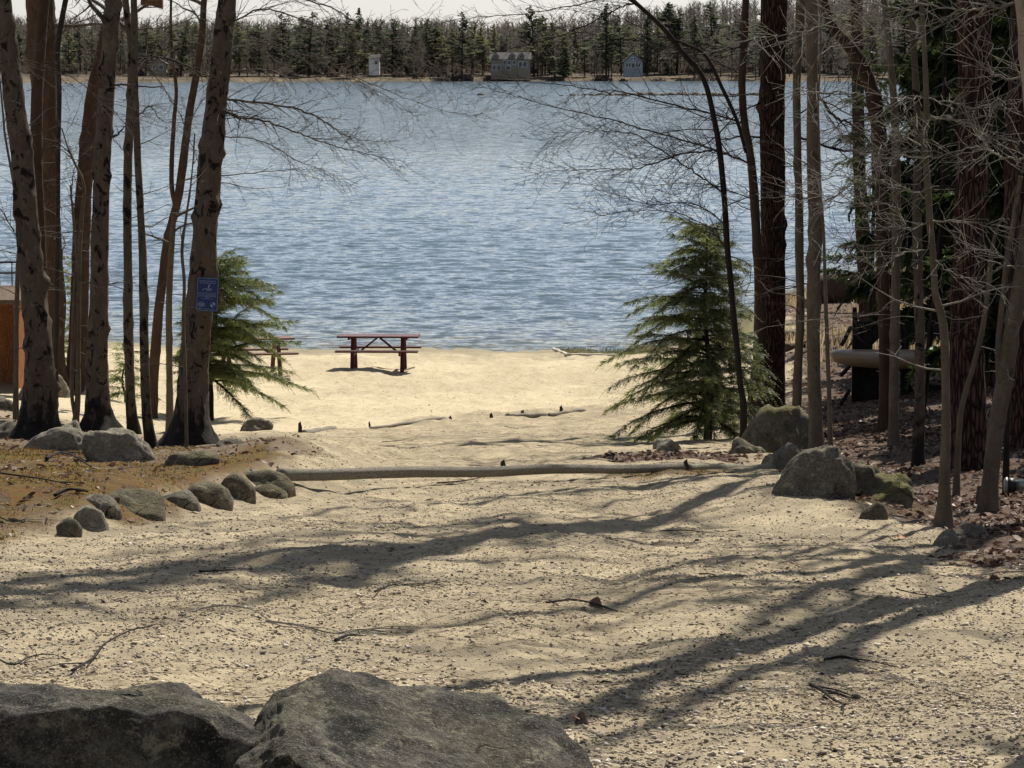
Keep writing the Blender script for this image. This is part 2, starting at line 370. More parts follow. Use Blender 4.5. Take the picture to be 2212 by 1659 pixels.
moss = left*ss(18.3, 16.3, Y)*ss(.36, .50, fbm(X*.8, Y*1.2, 41)+.12)
rmoss = np.exp(-((X-1.6)/1.0)**2-((Y-14.9)/.6)**2); moss = np.maximum(moss, .8*ss(.4, .8, rmoss+nz*.7))
rm2 = np.exp(-((X-2.9)/.7)**2-((Y-11.9)/.5)**2); moss = np.maximum(moss, .35*ss(.4, .8, rm2+nz))
forest = np.maximum(forest, left*.75)
by, bx = gline([(480, 942), (640, 936), (900, 905), (1085, 892), (1250, 884)])
bl = np.interp(X, sorted([G(*p).x for p in [(480, 942), (640, 936), (900, 905), (1085, 892), (1250, 884)]]),
               [G(*p).y for p in [(480, 942), (640, 936), (900, 905), (1085, 892), (1250, 884)]])
beach = ss(-.1, .35, Y-bl/K+nz*1.0)
lit = ss(.42, .62, fbm(X*.7, Y*.7, 51))*.6+beach*ss(.8, 4, X+nz*4)*.9+(1-beach)*ss(16, 18, Y)*.8
lit = np.clip(lit, 0, 1)
wet = ss(.22, .06, Z)
ga, gb = G(1200, 760), G(1312, 760)
sp = ss(.0, .25, X-ga.x)*ss(35.0, 35.5, Y+nz*.4)*ss(8, 6, X)*(Z > -.1)
for k, a in (('beach', beach), ('forest', forest), ('moss', moss), ('litter', lit), ('wet', wet), ('shorepatch', sp)):
    at = ground.data.attributes.new(k, 'FLOAT', 'POINT'); at.data.foreach_set('value', a.astype(np.float32).ravel())
Y = YR
def field(arr, x, y):
    i = np.clip(np.searchsorted(gy, y)-1, 0, ny-1); j = np.clip(np.searchsorted(gxx, x)-1, 0, nx-1); return arr[i, j]

# ------------------------------------------------------------------ water
m = N('lake_water'); v = m.co('Object', (.6, .8, 1)); vl = m.co('Object', (.55, .42, 1))
def vn(co, sc, det, amt):
    x = m.n('TexNoise'); m.l(co, x.inputs['Vector']); x.inputs['Scale'].default_value = sc; x.inputs['Detail'].default_value = det
    a = m.n('VectorMath', operation='SUBTRACT'); m.l(x.outputs['Color'], a.inputs[0]); a.inputs[1].default_value = (.5, .5, .5)
    b = m.n('VectorMath', operation='MULTIPLY'); m.l(a.outputs[0], b.inputs[0]); b.inputs[1].default_value = (amt*.6, amt, 0); return b.outputs[0]
def va(a, b, op='ADD'):
    x = m.n('VectorMath', operation=op); m.l(a, x.inputs[0]); m.l(b, x.inputs[1]); return x.outputs[0]
gs_ = m.math('ADD', .35, m.math('MULTIPLY', m.noise(m.co('Object', (.20, .045, 1)), 1.0, 5, .7), 1.25))
pt = va(va(vn(v, 1.9, 3, 1.15), vn(v, 5.5, 3, .7)), vn(v, 15, 2, .3))
sc2 = m.n('VectorMath', operation='SCALE'); m.l(pt, sc2.inputs[0]); m.l(gs_, sc2.inputs['Scale'])
ge = m.n('NewGeometry'); nn2 = m.n('VectorMath', operation='NORMALIZE'); m.l(va(ge.outputs['Normal'], sc2.outputs[0]), nn2.inputs[0]); nr = nn2.outputs[0]
sh = m.attr('shallow')
gl = m.n('BsdfGlossy'); gl.inputs['Roughness'].default_value = .07; gl.inputs['Color'].default_value = (1, 1, 1, 1); m.l(nr, gl.inputs['Normal'])
di = m.n('BsdfDiffuse'); di.inputs[0].default_value = (.072, .108, .132, 1)
tr = m.n('BsdfTransparent'); tr.inputs[0].default_value = (.62, .70, .62, 1)
mb = m.n('MixShader'); m.l(sh, mb.inputs[0]); m.l(di.outputs[0], mb.inputs[1]); m.l(tr.outputs[0], mb.inputs[2])
fr = m.n('Fresnel'); fr.inputs[0].default_value = 1.333; m.l(nr, fr.inputs['Normal'])
mx = m.n('MixShader'); m.l(fr.outputs[0], mx.inputs[0]); m.l(mb.outputs[0], mx.inputs[1]); m.l(gl.outputs[0], mx.inputs[2])
m.l(mx.outputs[0], m.out.inputs[0])
wy = [80.0]
while wy[-1] < 1000: wy.append(wy[-1]+(.125 if wy[-1] < 150 else wy[-1]*.0016 if wy[-1] < 340 else wy[-1]*.006))
wy = np.array(wy); wu = ax([(-.60, -.17, .01), (-.17, .17, .0007), (.17, .62, .01)])
WU, WY = np.meshgrid(wu, wy); WX = WU*WY
rng_ = np.random.default_rng(5); WZ = np.zeros_like(WX); dyr = np.gradient(wy)[:, None]
for k in range(64):
    lam = .42*(2.3/.42)**(rng_.random()**1.1); th = rng_.normal(0, .42)+.12; kk = 2*math.pi/lam
    amp = .0042*lam**.8*rng_.uniform(.5, 1.2)*ss(1.8, 3.2, lam/dyr)*np.where(WU < 99, 1, 1)
    ph = kk*(WX*math.sin(th)+WY*math.cos(th))+rng_.uniform(0, 6.28)+1.3*fbm(WX*.05, WY*.03, 70+k, 2)
    WZ += amp*(np.sin(ph)+.25*np.sin(2*ph+1.2))
gust = .7+.5*fbm(WX*.07, WY*.03, 88, 4); WZ *= gust*ss(330, 95, WY)*ss(-.12, .9, -hgt(WX, WY, False)+.0)*(np.abs(WU) < .172)
idx = np.arange(WX.size).reshape(WX.shape)
F = np.stack([idx[:-1, :-1], idx[:-1, 1:], idx[1:, 1:], idx[1:, :-1]], -1).reshape(-1, 4)
water = np_mesh('water', np.stack([WX, WY, WZ], -1).reshape(-1, 3), F, m.m); tag(water, kind='structure')
dep = -hgt(WX, WY, False)
at = water.data.attributes.new('shallow', 'FLOAT', 'POINT'); at.data.foreach_set('value', (np.exp(-np.clip(dep, 0, 9)/.34)*.95).astype(np.float32).ravel())

# ------------------------------------------------------------------ far shore hill
def hillz(x, y):
    ys = 348+8*np.sin(x*.021+1)+14*ss(40, 130, x)-6*ss(-60, -130, x)
    t = y/K-ys
    return -1.2+ss(-4, 4, t)*2.0+ss(5, 190, t)*(4.0+13*ss(-20, 150, x)+4*fbm(x*.012, y*.006, 61))+ss(3, 40, t)*1.6
hx = np.arange(-560, 620, 8.0); hy = np.concatenate([np.arange(800, 940, 6.0), np.arange(940, 1800, 30.0)])
HX, HY = np.meshgrid(hx, hy); idx = np.arange(HX.size).reshape(HX.shape)
F = np.stack([idx[:-1, :-1], idx[:-1, 1:], idx[1:, 1:], idx[1:, :-1]], -1).reshape(-1, 4)
m = N('hill_ground'); n1 = m.noise(m.co(), .12, 6, .7); n2 = m.noise(m.co(), 1.3, 4, .7)
sx = m.n('SeparateXYZ'); m.l(m.co(), sx.inputs[0])
c = m.mix(m.ramp(n1, [(.45, 0.0), (.62, 1.0)]), (.075, .06, .042), (.20, .15, .09)); c = m.mix(m.ramp(n2, [(.4, 0.0), (.65, .7)]), c, (.07, .055, .045))
c = m.mix(m.ramp(m.math('MULTIPLY', sx.outputs[2], .25), [(.33, 0.0), (.42, 1.0)]), c, (.05, .042, .034))
m.bsdf(c, .95, None, .05)
hill = np_mesh('hills', np.stack([HX, HY, hillz(HX, HY)], -1).reshape(-1, 3), F, m.m); tag(hill, kind='structure')

# ------------------------------------------------------------------ rocks
_ico = {}
def ico(sub):
    if sub not in _ico:
        import bmesh
        b = bmesh.new(); bmesh.ops.create_icosphere(b, subdivisions=sub, radius=1)
        V = np.array([v.co[:] for v in b.verts]); Fc = np.array([[v.index for v in f.verts] for f in b.faces]); b.free(); _ico[sub] = (V, Fc)
    return _ico[sub]
def rock_verts(seed, rad, sub=5, rough=.20, facets=7, rot=0, fine=.02, skew=0, boxy=0):
    V, Fc = ico(sub); rng = np.random.default_rng(seed); V = V.copy()
    if boxy: V = np.sign(V)*np.abs(V)**boxy
    for k in range(facets):                                    # worn flat faces
        n = rng.normal(size=3); n /= np.linalg.norm(n); d = rng.uniform(.66, .92)
        e = V@n-d; V = V-np.outer(np.where(e > 0, e*.85, 0), n)
    o = rng.uniform(0, 50, 3)
    disp = np.array([mnoise.fractal(Vector(p*1.3+o), 1.0, 2.0, 4)*rough+mnoise.fractal(Vector(p*6+o), .8, 2.1, 4)*fine for p in V])
    V = V*(1+disp)[:, None]; V = V*np.array(rad)
    if skew: V[:, 0] += V[:, 2]*skew
    c, s_ = math.cos(rot), math.sin(rot); V = np.stack([V[:, 0]*c-V[:, 1]*s_, V[:, 0]*s_+V[:, 1]*c, V[:, 2]], -1)
    return V, Fc
def rock(name, c, rad, mat, label, cat='boulder', group=None, seed=1, sub=5, **kw):
    V, Fc = rock_verts(seed, rad, sub, **kw)
    o = np_mesh(name, V+np.array(c), Fc, ROCK[mat], True, tuple(c)); return tag(o, label, cat, group)
def rock_px(px, base, wpx, hpx, mat, label, seed, cat='stone', group=None, deep=.8, sink=.3, sub=4, name='stone', **kw):
    p = G(px, base-.12*hpx); s = mpp(p); rx = wpx/2*s*1.19; kw.setdefault('rot', .5*math.sin(seed*7.7)); kw.setdefault('skew', .35*math.sin(seed*3.1)); ry = rx*deep; yc = p.y+ry*.75; kw.setdefault('boxy', .82); kw.setdefault('facets', 5)
    zt = P(px, base-hpx, p.y+ry*.5).z; zg = gz(p.x, yc); zg = min(zg, p.z+.02); zc = zg-(zt-zg)*.45; rz = max(.05, (zt-zc))*1.06
    return rock(name, (p.x*yc/p.y, yc, zc), (rx, ry, rz), mat, label, cat, group, seed, sub, **kw)

# two big ones in front
rock('boulder', (-.25, 9.9, 5.10), (.60, .60, .62), 'front', 'dark lichened granite boulder with a cracked top, foreground centre, beside the flatter one', 'boulder', 'foreground boulders', 14, 7, rough=.085, facets=4, rot=.1, fine=.026, boxy=.70, skew=-.05)
rock('boulder', (-1.33, 9.95, 5.08), (.88, .62, .62), 'front', 'long low lichened boulder cut off by the left edge in the foreground', 'boulder', 'foreground boulders', 23, 7, rough=.10, facets=6, rot=-.05, fine=.028, boxy=.8)
GB = 'big boulders between the trees'
rock_px(132, 985, 158, 66, 'pale', 'broad pale boulder at the foot of the leftmost black-footed tree', 31, 'boulder', GB, sub=5, name='boulder', deep=.6)
rock_px(268, 1000, 142, 68, 'pale', 'pale boulder right of the broad one, below the two thin knobbly trees', 32, 'boulder', GB, sub=5, name='boulder', deep=.6)
rock_px(1650, 992, 172, 112, 'mossy', 'tall pointed grey-green boulder in front of the big red-brown pine', 33, 'boulder', GB, sub=5, name='boulder', deep=.7, facets=10)
rock_px(1748, 1085, 138, 108, 'grey', 'rough sloping boulder at the right end of the barrier log', 34, 'boulder', GB, sub=5, name='boulder', deep=.7, skew=.25)
rock_px(1885, 1090, 135, 62, 'mossy', 'low boulder capped with yellow-green moss beside the leaf litter', 35, 'boulder', GB, sub=5, name='boulder', deep=.8)
GS = 'row of stones edging the mossy bank'
for a in [(148, 1152, 46, 36, 'dark', 'small dark rounded stone at the left end of the row', 41),
          (195, 1145, 60, 54, 'pale', 'pale upright stone second from the left end of the row', 42),
          (215, 1112, 70, 46, 'grey', 'pale grey stone behind the pale upright one in the row', 43),
          (289, 1115, 114, 60, 'dark', 'long blocky brown-grey stone, widest of the row', 44),
          (382, 1100, 76, 42, 'grey', 'smooth rounded stone right of the long blocky one', 45),
          (445, 1086, 84, 46, 'dark', 'rough dark stone mid-row below the moss', 46),
          (512, 1076, 62, 54, 'dark', 'upright stone with a pointed top near the log', 47),
          (571, 1064, 106, 52, 'dark', 'big smooth dark stone touching the left end of the log', 48),
          (579, 1076, 68, 32, 'dark', 'low stone in front of the big smooth dark one', 49)]:
    rock_px(a[0], a[1]+3, a[2]*1.12, a[3]*.92, *a[4:6], a[6], 'stone', GS, facets=3, boxy=.86, rough=.12, skew=.1*math.sin(a[6]))
for a in [(410, 1010, 112, 34, 'dark', 'flat grey slab half sunk in the moss bank below the sign tree', 51),
          (500, 966, 70, 16, 'grey', 'low flat stone lying in moss right of the sign tree', 52),
          (549, 938, 60, 36, 'grey', 'single rounded stone on the edge of the sandy beach', 53),
          (12, 890, 50, 34, 'grey', 'round grey stone at the left edge below the wooden wall', 54),
          (46, 872, 30, 36, 'grey', 'small stone against the foot of the wooden wall', 55),
          (22, 948, 80, 34, 'grey', 'flat grey stone at the left edge of the picture beside the black-footed tree', 56),
          (118, 860, 60, 50, 'pale', 'pale stone between the trunks, at the foot of the big brown tree', 57),
          (1437, 978, 62, 28, 'pale', 'small pale stone showing behind the barrier log', 58),
          (1882, 1133, 62, 42, 'dark', 'small dark stone below the mossy boulder', 59),
          (1612, 988, 74, 36, 'dark', 'dark stone wedged behind the right end of the log', 60),
          (1692, 1022, 96, 54, 'grey', 'rounded knob of stone against the left side of the sloping boulder', 61),
          (2098, 1168, 66, 32, 'grey', 'grey stone in the leaves between two young trees at the right', 62),
          (2042, 1178, 52, 26, 'pale', 'pale stone in front of the crooked pale sapling', 63),
          (1289, 1303, 26, 11, 'red', 'single reddish round pebble in the middle of the gravel', 64),
          (1845, 1075, 90, 70, 'dark', 'shaded stone behind the mossy boulder', 65),
          (1788, 650, 50, 30, 'pale', 'pale rock on the far side of the wooded point', 66),
          (1752, 668, 40, 26, 'pale', 'pale rock at the water beside the wooded point', 67),
          (1716, 735, 60, 22, 'grey', 'low grey rock right of the big pine near the water', 68),
          (1256, 1550, 26, 14, 'red', 'small brown stone in the fork of the shadow', 69)]:
    rock_px(*a[:6], a[6])

# ------------------------------------------------------------------ trees
def smooth_path(pts, n):
    """Catmull-Rom through (Vector, radius) pairs"""
    P_ = [pts[0]]+pts+[pts[-1]]; out = []
    for i in range(1, len(P_)-2):
        a, b, c, d = P_[i-1], P_[i], P_[i+1], P_[i+2]
        for k in range(n):
            t = k/n
            f = lambda A, B, Cc, D: .5*((2*B)+(Cc-A)*t+(2*A-5*B+4*Cc-D)*t*t+(3*B-A-3*Cc+D)*t*t*t)
            out.append((f(a[0], b[0], c[0], d[0]), f(a[1], b[1], c[1], d[1])))
    out.append(pts[-1]); return out
def twig(mb, p, d, L, r, lv, rng, up=.0, flat=.6, dens=1.0, rmin=.0016):
    """one branch with its side twigs"""
    st = .16 if lv >= 2 else .11
    n = max(3, int(L/st)); pts = [p.copy()]; rad = [r]; d = d.normalized(); q = p.copy()
    side = 1 if rng.random() < .5 else -1
    for i in range(n):
        t = (i+1)/n
        d = d+Vector((rng.gauss(0, .15), rng.gauss(0, .15), rng.gauss(0, .13)+up*.12)); d.normalize()
        q = q+d*(L/n); pts.append(q.copy()); rr = max(rmin, r*(1-t*.82)); rad.append(rr)
        if lv > 0 and t > .12 and rng.random() < dens*(.85 if lv > 1 else .75):
            side = -side; hz = Vector((-d.y, d.x, 0)); hz = hz.normalized() if hz.length > .05 else Vector((1, 0, 0))
            a = R(rng.uniform(28, 62))
            c = d*math.cos(a)+(hz*side*flat+Vector((0, 0, rng.gauss(0, 1-flat*.55)))).normalized()*math.sin(a)
            twig(mb, q, c, L*(1-t*.55)*rng.uniform(.28, .52), max(rmin, rr*.55), lv-1, rng, up, flat, dens, rmin)
    mb.tube(pts, rad, 4 if r > .008 else 3)
def path_branch(mb, pts, r0, r1, rng, lv=2, dens=1.0, tl=.8, up=0, rmin=.0016, flat=.6):
    """a limb along given points, with side twigs"""
    L = sum((pts[i+1]-pts[i]).length for i in range(len(pts)-1))
    sp_ = smooth_path([(p, r0+(r1-r0)*i/(len(pts)-1)) for i, p in enumerate(pts)], 7)
    sp_ = [(p+Vector((rng.gauss(0, .008), rng.gauss(0, .02), rng.gauss(0, .008))), r) for p, r in sp_]
    mb.tube([p for p, r in sp_], [r for p, r in sp_], 5)
    side = 1; m_ = len(sp_)
    for i in range(2, m_):
        k = 1 if rng.random() < dens else 0
        for _ in range(k+(1 if rng.random() < dens-1 else 0)):
            side = -side; p, r = sp_[i]; d = (sp_[i][0]-sp_[i-1][0]).normalized()
            hz = Vector((-d.y, d.x, 0)).normalized() if abs(d.z) < .97 else Vector((1, 0, 0)); a = R(rng.uniform(25, 60))
            c = d*math.cos(a)+(hz*side*flat+Vector((0, 0, rng.gauss(0, .75)))).normalized()*math.sin(a)
            twig(mb, p, c, tl*rng.uniform(.4, 1.1)*(1-.35*i/m_), max(rmin, r*.5), lv-1, rng, up, flat, .9, rmin)
def trunk_mesh(mb, path, kind, flare, seed, n=20):
    """path: dense list of (Vector, radius) from the foot up"""
    rng = random.Random(seed); o = Vector((rng.uniform(0, 99), rng.uniform(0, 99), rng.uniform(0, 99)))
    base = path[0][0]; vs = []; m_ = len(path); lobes = rng.uniform(0, 6.28); nl = rng.choice([4, 5])
    knots = [(rng.uniform(.5, 7), rng.uniform(0, 6.28), rng.uniform(.2, .5)) for _ in range({'beech': 34, 'sapling': 14}.get(kind, 6))]
    for i, (p, r) in enumerate(path):
        d = (path[min(i+1, m_-1)][0]-path[max(i-1, 0)][0]).normalized()
        u = Vector((1, 0, 0)); u = (u-d*u.dot(d)).normalized(); v_ = d.cross(u); hgt_ = p.z-base.z-.25
        fl = flare*math.exp(-max(hgt_, 0)/.20)
        for k in range(n):
            th = 2*math.pi*k/n; q = Vector((math.cos(th), math.sin(th), p.z*(.35 if kind == 'pine' else .9)))
            if kind == 'pine': dn = abs(mnoise.noise(Vector((q.x*3.2, q.y*3.2, p.z*1.4))+o))*-.16+mnoise.noise(Vector((q.x*7, q.y*7, p.z*5))+o)*.07
            else: dn = mnoise.noise(q*1.4+o)*.13+mnoise.noise(Vector((q.x*2.5, q.y*2.5, p.z*7))+o)*.085+mnoise.noise(Vector((q.x*4, q.y*4, p.z*19))+o)*.04
            rr = r*(1+dn)*(1+fl*(.55+.65*math.cos(nl*th+lobes)*min(1, 1)*.5+.3))
            for kz, kt, ka in knots:
                e = (hgt_-kz)/.07; f = (th-kt+math.pi) % (2*math.pi)-math.pi
                if abs(e) < 3 and abs(f) < 1.3: rr += ka*r*.75*math.exp(-e*e-(f/.45)**2)
            w_ = p+(u*math.cos(th)+v_*math.sin(th))*rr; vs.append(tuple(w_))
    fs = [(i*n+k, i*n+(k+1) % n, (i+1)*n+(k+1) % n, (i+1)*n+k) for i in range(m_-1) for k in range(n)]
    fs.append(tuple((m_-1)*n+k for k in range(n))); mb.add(vs, fs)
def px_path(pts, Y0, drift=0.0, seed=0):
    rng = random.Random(seed); out = []
    for i, (px, py, wd) in enumerate(pts):
        Yk = Y0+drift*i; p = P(px, py, Yk); out.append((p, wd/2*mpp(p)))
    return out
def dense(path, step=.07):
    sp_ = smooth_path(path, 8); out = [sp_[0]]
    for p, r in sp_[1:]:
        q, s_ = out[-1]; L = (p-q).length; k = max(1, int(L/step))
        for j in range(1, k+1): out.append((q.lerp(p, j/k), s_+(r-s_)*j/k))
    return out
TREES = {}
def tree(key, name, label, pts, kind='beech', top=11.0, flare=.5, seed=1, Y=None, drift=0.0, crown=(5, 1.6), cstart=4.5,
         group=None, cat='tree', n=18, base=None, stems=(), bmat=None, low=0, lowlen=.9, lowz=(1.2, 4.5), tw=3, azc=None, limbr=.016):
    if Y is not None: Y = Y*K
    b = G(pts[0][0], pts[0][1]) if base is None else Vector((base[0], base[1], gz(*base)))
    Y0 = b.y if Y is None else Y
    if base is None:
        path = px_path(pts, Y0, drift)
        if Y is not None: b = Vector((path[0][0].x, Y0, gz(path[0][0].x, Y0)))
    else: path = [(Vector(q[:3]), q[3]) for q in pts]
    p0, r0 = path[0]; path = [(Vector((p0.x, p0.y, b.z-.25)), r0*1.02)]+([(Vector((p0.x, p0.y, b.z+.02)), r0)] if p0.z-b.z < .15 else [(p0, r0)])+path[1:]
    rng = random.Random(seed)
    d = (path[-1][0]-path[-2][0]).normalized(); p, r = path[-1]; zt = b.z+top
    if zt > p.z+.5:                                            # the trunk goes on above the picture
        steps = 5; L = (zt-p.z)/steps; rr = r
        for k in range(steps):
            d = (d+Vector((rng.gauss(0, .035), rng.gauss(0, .035), .10))).normalized(); p = p+d*L; rr = max(.01, r*(1-.8*((k+1)/steps)**(2.0 if kind == 'pine' else 1.3))); path.append((p, rr))
    root = empty(name, b, label, cat, group)
    mb = MB(); dp = dense(path); trunk_mesh(mb, dp, kind, flare, seed, n)
    for sp2 in stems:                                          # further stems of the same tree
        q = px_path(sp2, Y0, drift); sm = MB(); trunk_mesh(sm, dense([(q[0][0], q[0][1])]+q[1:]), kind, 0, seed+5, 12); mb.add(sm.v, sm.f)
    bm_ = {'pine': 'pine', 'beech': 'beech', 'sapling': 'sapling', 'dark': 'dark', 'birch': 'birch', 'red': 'red'}[kind]
    mb.build('trunk', BARK[bm_], root)
    br = MB(); limbs, ll = crown
    hi = [q for q in dp if q[0].z-b.z > cstart]
    for k in range(limbs):
        if not hi: break
        q, rr = hi[int((k+rng.random())/limbs*(len(hi)-1))]; az = rng.uniform(0, 6.28)
        if azc is not None: az = azc+rng.gauss(0, .7)
        t = (q.z-b.z-cstart)/max(.1, top-cstart)
        dd = Vector((math.cos(az), math.sin(az), rng.uniform(.25, .9)))
        twig(br, q, dd, ll*(1.15-.55*t)*rng.uniform(.7, 1.2), min(rr*.7, limbr*ll+.014), tw, rng, .25, .45, .8, .003)
    mid = [q for q in dp if lowz[0] < q[0].z-b.z < lowz[1]]
    for k in range(low):
        if not mid: break
        q, rr = mid[rng.randrange(len(mid))]; az = rng.uniform(0, 6.28)
        twig(br, q, Vector((math.cos(az), math.sin(az), rng.uniform(-.15, .35))), lowlen*rng.uniform(.5, 1.3), min(rr*.35, .009), 2, rng, 0, .7, .9, .002)
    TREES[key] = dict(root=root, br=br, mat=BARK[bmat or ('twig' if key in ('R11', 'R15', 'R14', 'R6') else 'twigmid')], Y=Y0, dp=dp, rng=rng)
    return root
def limb(key, pts, r0, r1, dy=0.0, lv=2, dens=1.1, tl=.7, up=0.0, rmin=.0018, flat=.6):
    """a limb of an existing tree; pts as seen in the photograph, its depth wandering by dy metres along it"""
    T = TREES[key]; n = len(pts); q = [P(x, y, T['Y']+dy*i/max(1, n-1)) for i, (x, y) in enumerate(pts)]
    near = min(T['dp'], key=lambda e: (e[0]-q[0]).length)
    if (near[0]-q[0]).length < .5: q[0] = near[0].copy()
    mb = MB(); path_branch(mb, q, r0, r1, T['rng'], lv if key[0] == 'T' or lv < 3 else (3 if pts[-1][0] < 1460 else 2), dens*(1.2 if pts[-1][0] < 1460 else .9), tl*(1.2 if pts[-1][0] < 1460 else 1.0), up, .0024, flat); mb.build('limb', T['mat'], T['root'])
def finish_trees():
    for k, T in TREES.items():
        if T['br'].n: T['br'].build('crown', T['mat'], T['root'])

GL = 'trees left of the beach'; GR = 'trees right of the beach'
tree('T2', 'oak_tree', 'thick brown trunk parting in two behind the leftmost black-footed tree', [(118, 850, 60), (117, 760, 46), (116, 600, 42), (108, 460, 44), (106, 330, 44), (98, 220, 50), (90, 130, 62), (88, 0, 62)],
     'red', 14, .5, 101, crown=(4, 2.2), cstart=6.5, group=GL, low=12, lowlen=1.0, lowz=(1, 6))
tree('T2b', 'oak_tree', 'slimmer brown trunk seen between the leftmost tree and the thick brown one', [(100, 870, 30), (92, 700, 28), (84, 500, 28), (79, 350, 26), (80, 220, 26), (86, 120, 24)],
     'red', 12, .4, 102, Y=23.0, crown=(3, 2), cstart=7, group=GL, low=8)
tree('T8', 'oak_tree', 'rough brown trunk leaning right with a wide flared foot behind the sapling pair', [(166, 850, 66), (170, 780, 52), (172, 680, 42), (174, 553, 38), (178, 450, 36), (186, 350, 34), (196, 250, 34), (206, 180, 32), (222, 110, 28), (240, 0, 24)],
     'red', 12, .8, 103, crown=(4, 2.2), cstart=6, group=GL, low=10)
tree('T1', 'beech_tree', 'grey mottled trunk with a blackened foot, leftmost big tree behind the broad pale boulder', [(84, 958, 92), (84, 900, 78), (86, 830, 70), (84, 750, 60), (74, 640, 54), (64, 550, 52), (56, 450, 50), (46, 330, 48), (34, 240, 45), (25, 170, 42), (14, 60, 36), (8, 0, 32), (0, -60, 30)],
     'beech', 12, .9, 104, crown=(5, 2.2), cstart=6, group=GL, n=28, low=6)
tree('T3', 'beech_tree', 'grey trunk with black knots and a black foot above the two pale boulders', [(213, 935, 62), (211, 880, 50), (211, 800, 44), (212, 720, 42), (214, 640, 40), (215, 550, 37), (218, 430, 35), (222, 330, 35), (228, 240, 36), (232, 170, 37), (239, 80, 34), (246, 0, 31), (252, -60, 28)],
     'beech', 12, .9, 105, crown=(5, 2), cstart=6, group=GL, n=28, low=8, lowlen=.8)
tree('T4', 'maple_tree', 'thin knobbly trunk, left one of the close pair right of the black-knotted tree', [(289, 938, 26), (283, 880, 23), (280, 800, 21), (277, 700, 21), (276, 553, 19), (275, 430, 19), (277, 330, 19), (282, 250, 20), (286, 180, 21), (284, 100, 18), (276, 50, 15), (271, 0, 14)],
     'beech', 11, .3, 106, crown=(4, 1.8), cstart=6, group=GL, n=14, low=6, lowlen=.7)
tree('T5', 'maple_tree', 'thin knobbly trunk, right one of the close pair, foot leaning right', [(328, 972, 24), (318, 900, 22), (313, 800, 20), (311, 700, 19), (308, 560, 18), (303, 450, 16), (297, 340, 15), (294, 240, 14), (290, 150, 15), (290, 60, 15), (289, 0, 14)],
     'beech', 11, .3, 107, crown=(4, 1.8), cstart=6, group=GL, n=14, low=6, lowlen=.7)
tree('T6', 'maple_tree', 'brown forked trunk leaning right behind the sign tree', [(328, 905, 24), (332, 800, 23), (341, 690, 21), (350, 610, 20), (362, 520, 19), (384, 430, 18), (398, 330, 18), (410, 240, 17), (424, 160, 16), (436, 80, 14), (441, 0, 13)],
     'red', 11, .3, 108, crown=(4, 1.8), cstart=6, group=GL, n=14, low=8, stems=[[(378, 440, 10), (371, 400, 10), (372, 330, 10), (376, 260, 9), (381, 195, 8), (372, 120, 7), (369, 40, 6), (371, -30, 5)]])
tree('T6b', 'maple_tree', 'slender straight olive stem between the forked trunk and the sign tree', [(367, 935, 18), (366, 830, 15), (365, 700, 14), (367, 600, 14), (372, 520, 13), (376, 460, 11)],
     'sapling', 4.0, .2, 109, crown=(3, .8), cstart=3, group=GL, n=12, low=6, lowlen=.6)
tree('T6c', 'sapling_tree', 'very thin stem in front of the left hemlock boughs', [(402, 900, 8), (399, 780, 8), (396, 700, 8), (398, 610, 7), (393, 540, 7), (402, 470, 5)], 'sapling', 4.2, .1, 110, Y=19.0, crown=(3, .7), cstart=2.6, group=GL, n=8, low=6, lowlen=.6, lowz=(1, 4))
tree('T7', 'maple_tree', 'largest left trunk, leaning right, carrying the blue sign', [(411, 962, 90), (413, 900, 74), (416, 830, 66), (424, 740, 61), (432, 650, 58), (440, 560, 55), (448, 440, 53), (456, 330, 50), (465, 240, 47), (473, 170, 45), (483, 80, 43), (491, 0, 41), (498, -70, 38)],
     'beech', 13, .7, 111, crown=(7, 2.4), cstart=6, group=GL, n=30, low=10, lowlen=1.1, lowz=(2.5, 6))
tree('T9', 'sapling_tree', 'twin thin saplings rising from one foot left of the black-knotted tree', [(163, 922, 15), (168, 860, 12), (169, 760, 11), (170, 650, 11), (171, 553, 11), (176, 470, 9), (181, 400, 7), (160, 350, 5)],
     'sapling', 4.6, .3, 112, crown=(4, .8), cstart=2.5, group=GL, n=10, low=22, lowlen=.6, lowz=(.6, 4.4), stems=[[(163, 905, 9), (155, 850, 8), (156, 760, 8), (160, 640, 7), (166, 560, 6), (158, 470, 5), (152, 400, 4)]])
tree('T10', 'sapling_tree', 'thin mossy sapling in front of the orange wooden wall', [(34, 872, 13), (35, 800, 11), (35, 700, 11), (38, 600, 10), (42, 500, 8), (30, 400, 6), (12, 300, 5)], 'sapling', 6, .2, 113, Y=21.5, crown=(3, .8), cstart=4, group=GL, n=10, low=12, lowlen=.8)
tree('T11', 'maple_tree', 'slim dark trunk between the thick brown one and the black-knotted tree', [(120, 860, 12), (124, 600, 11), (126, 330, 10), (128, 200, 11), (124, 110, 12), (134, 40, 12), (142, 0, 12)], 'dark', 12, .2, 114, Y=25.5, crown=(3, 1.6), cstart=7, group=GL, n=10, low=8)

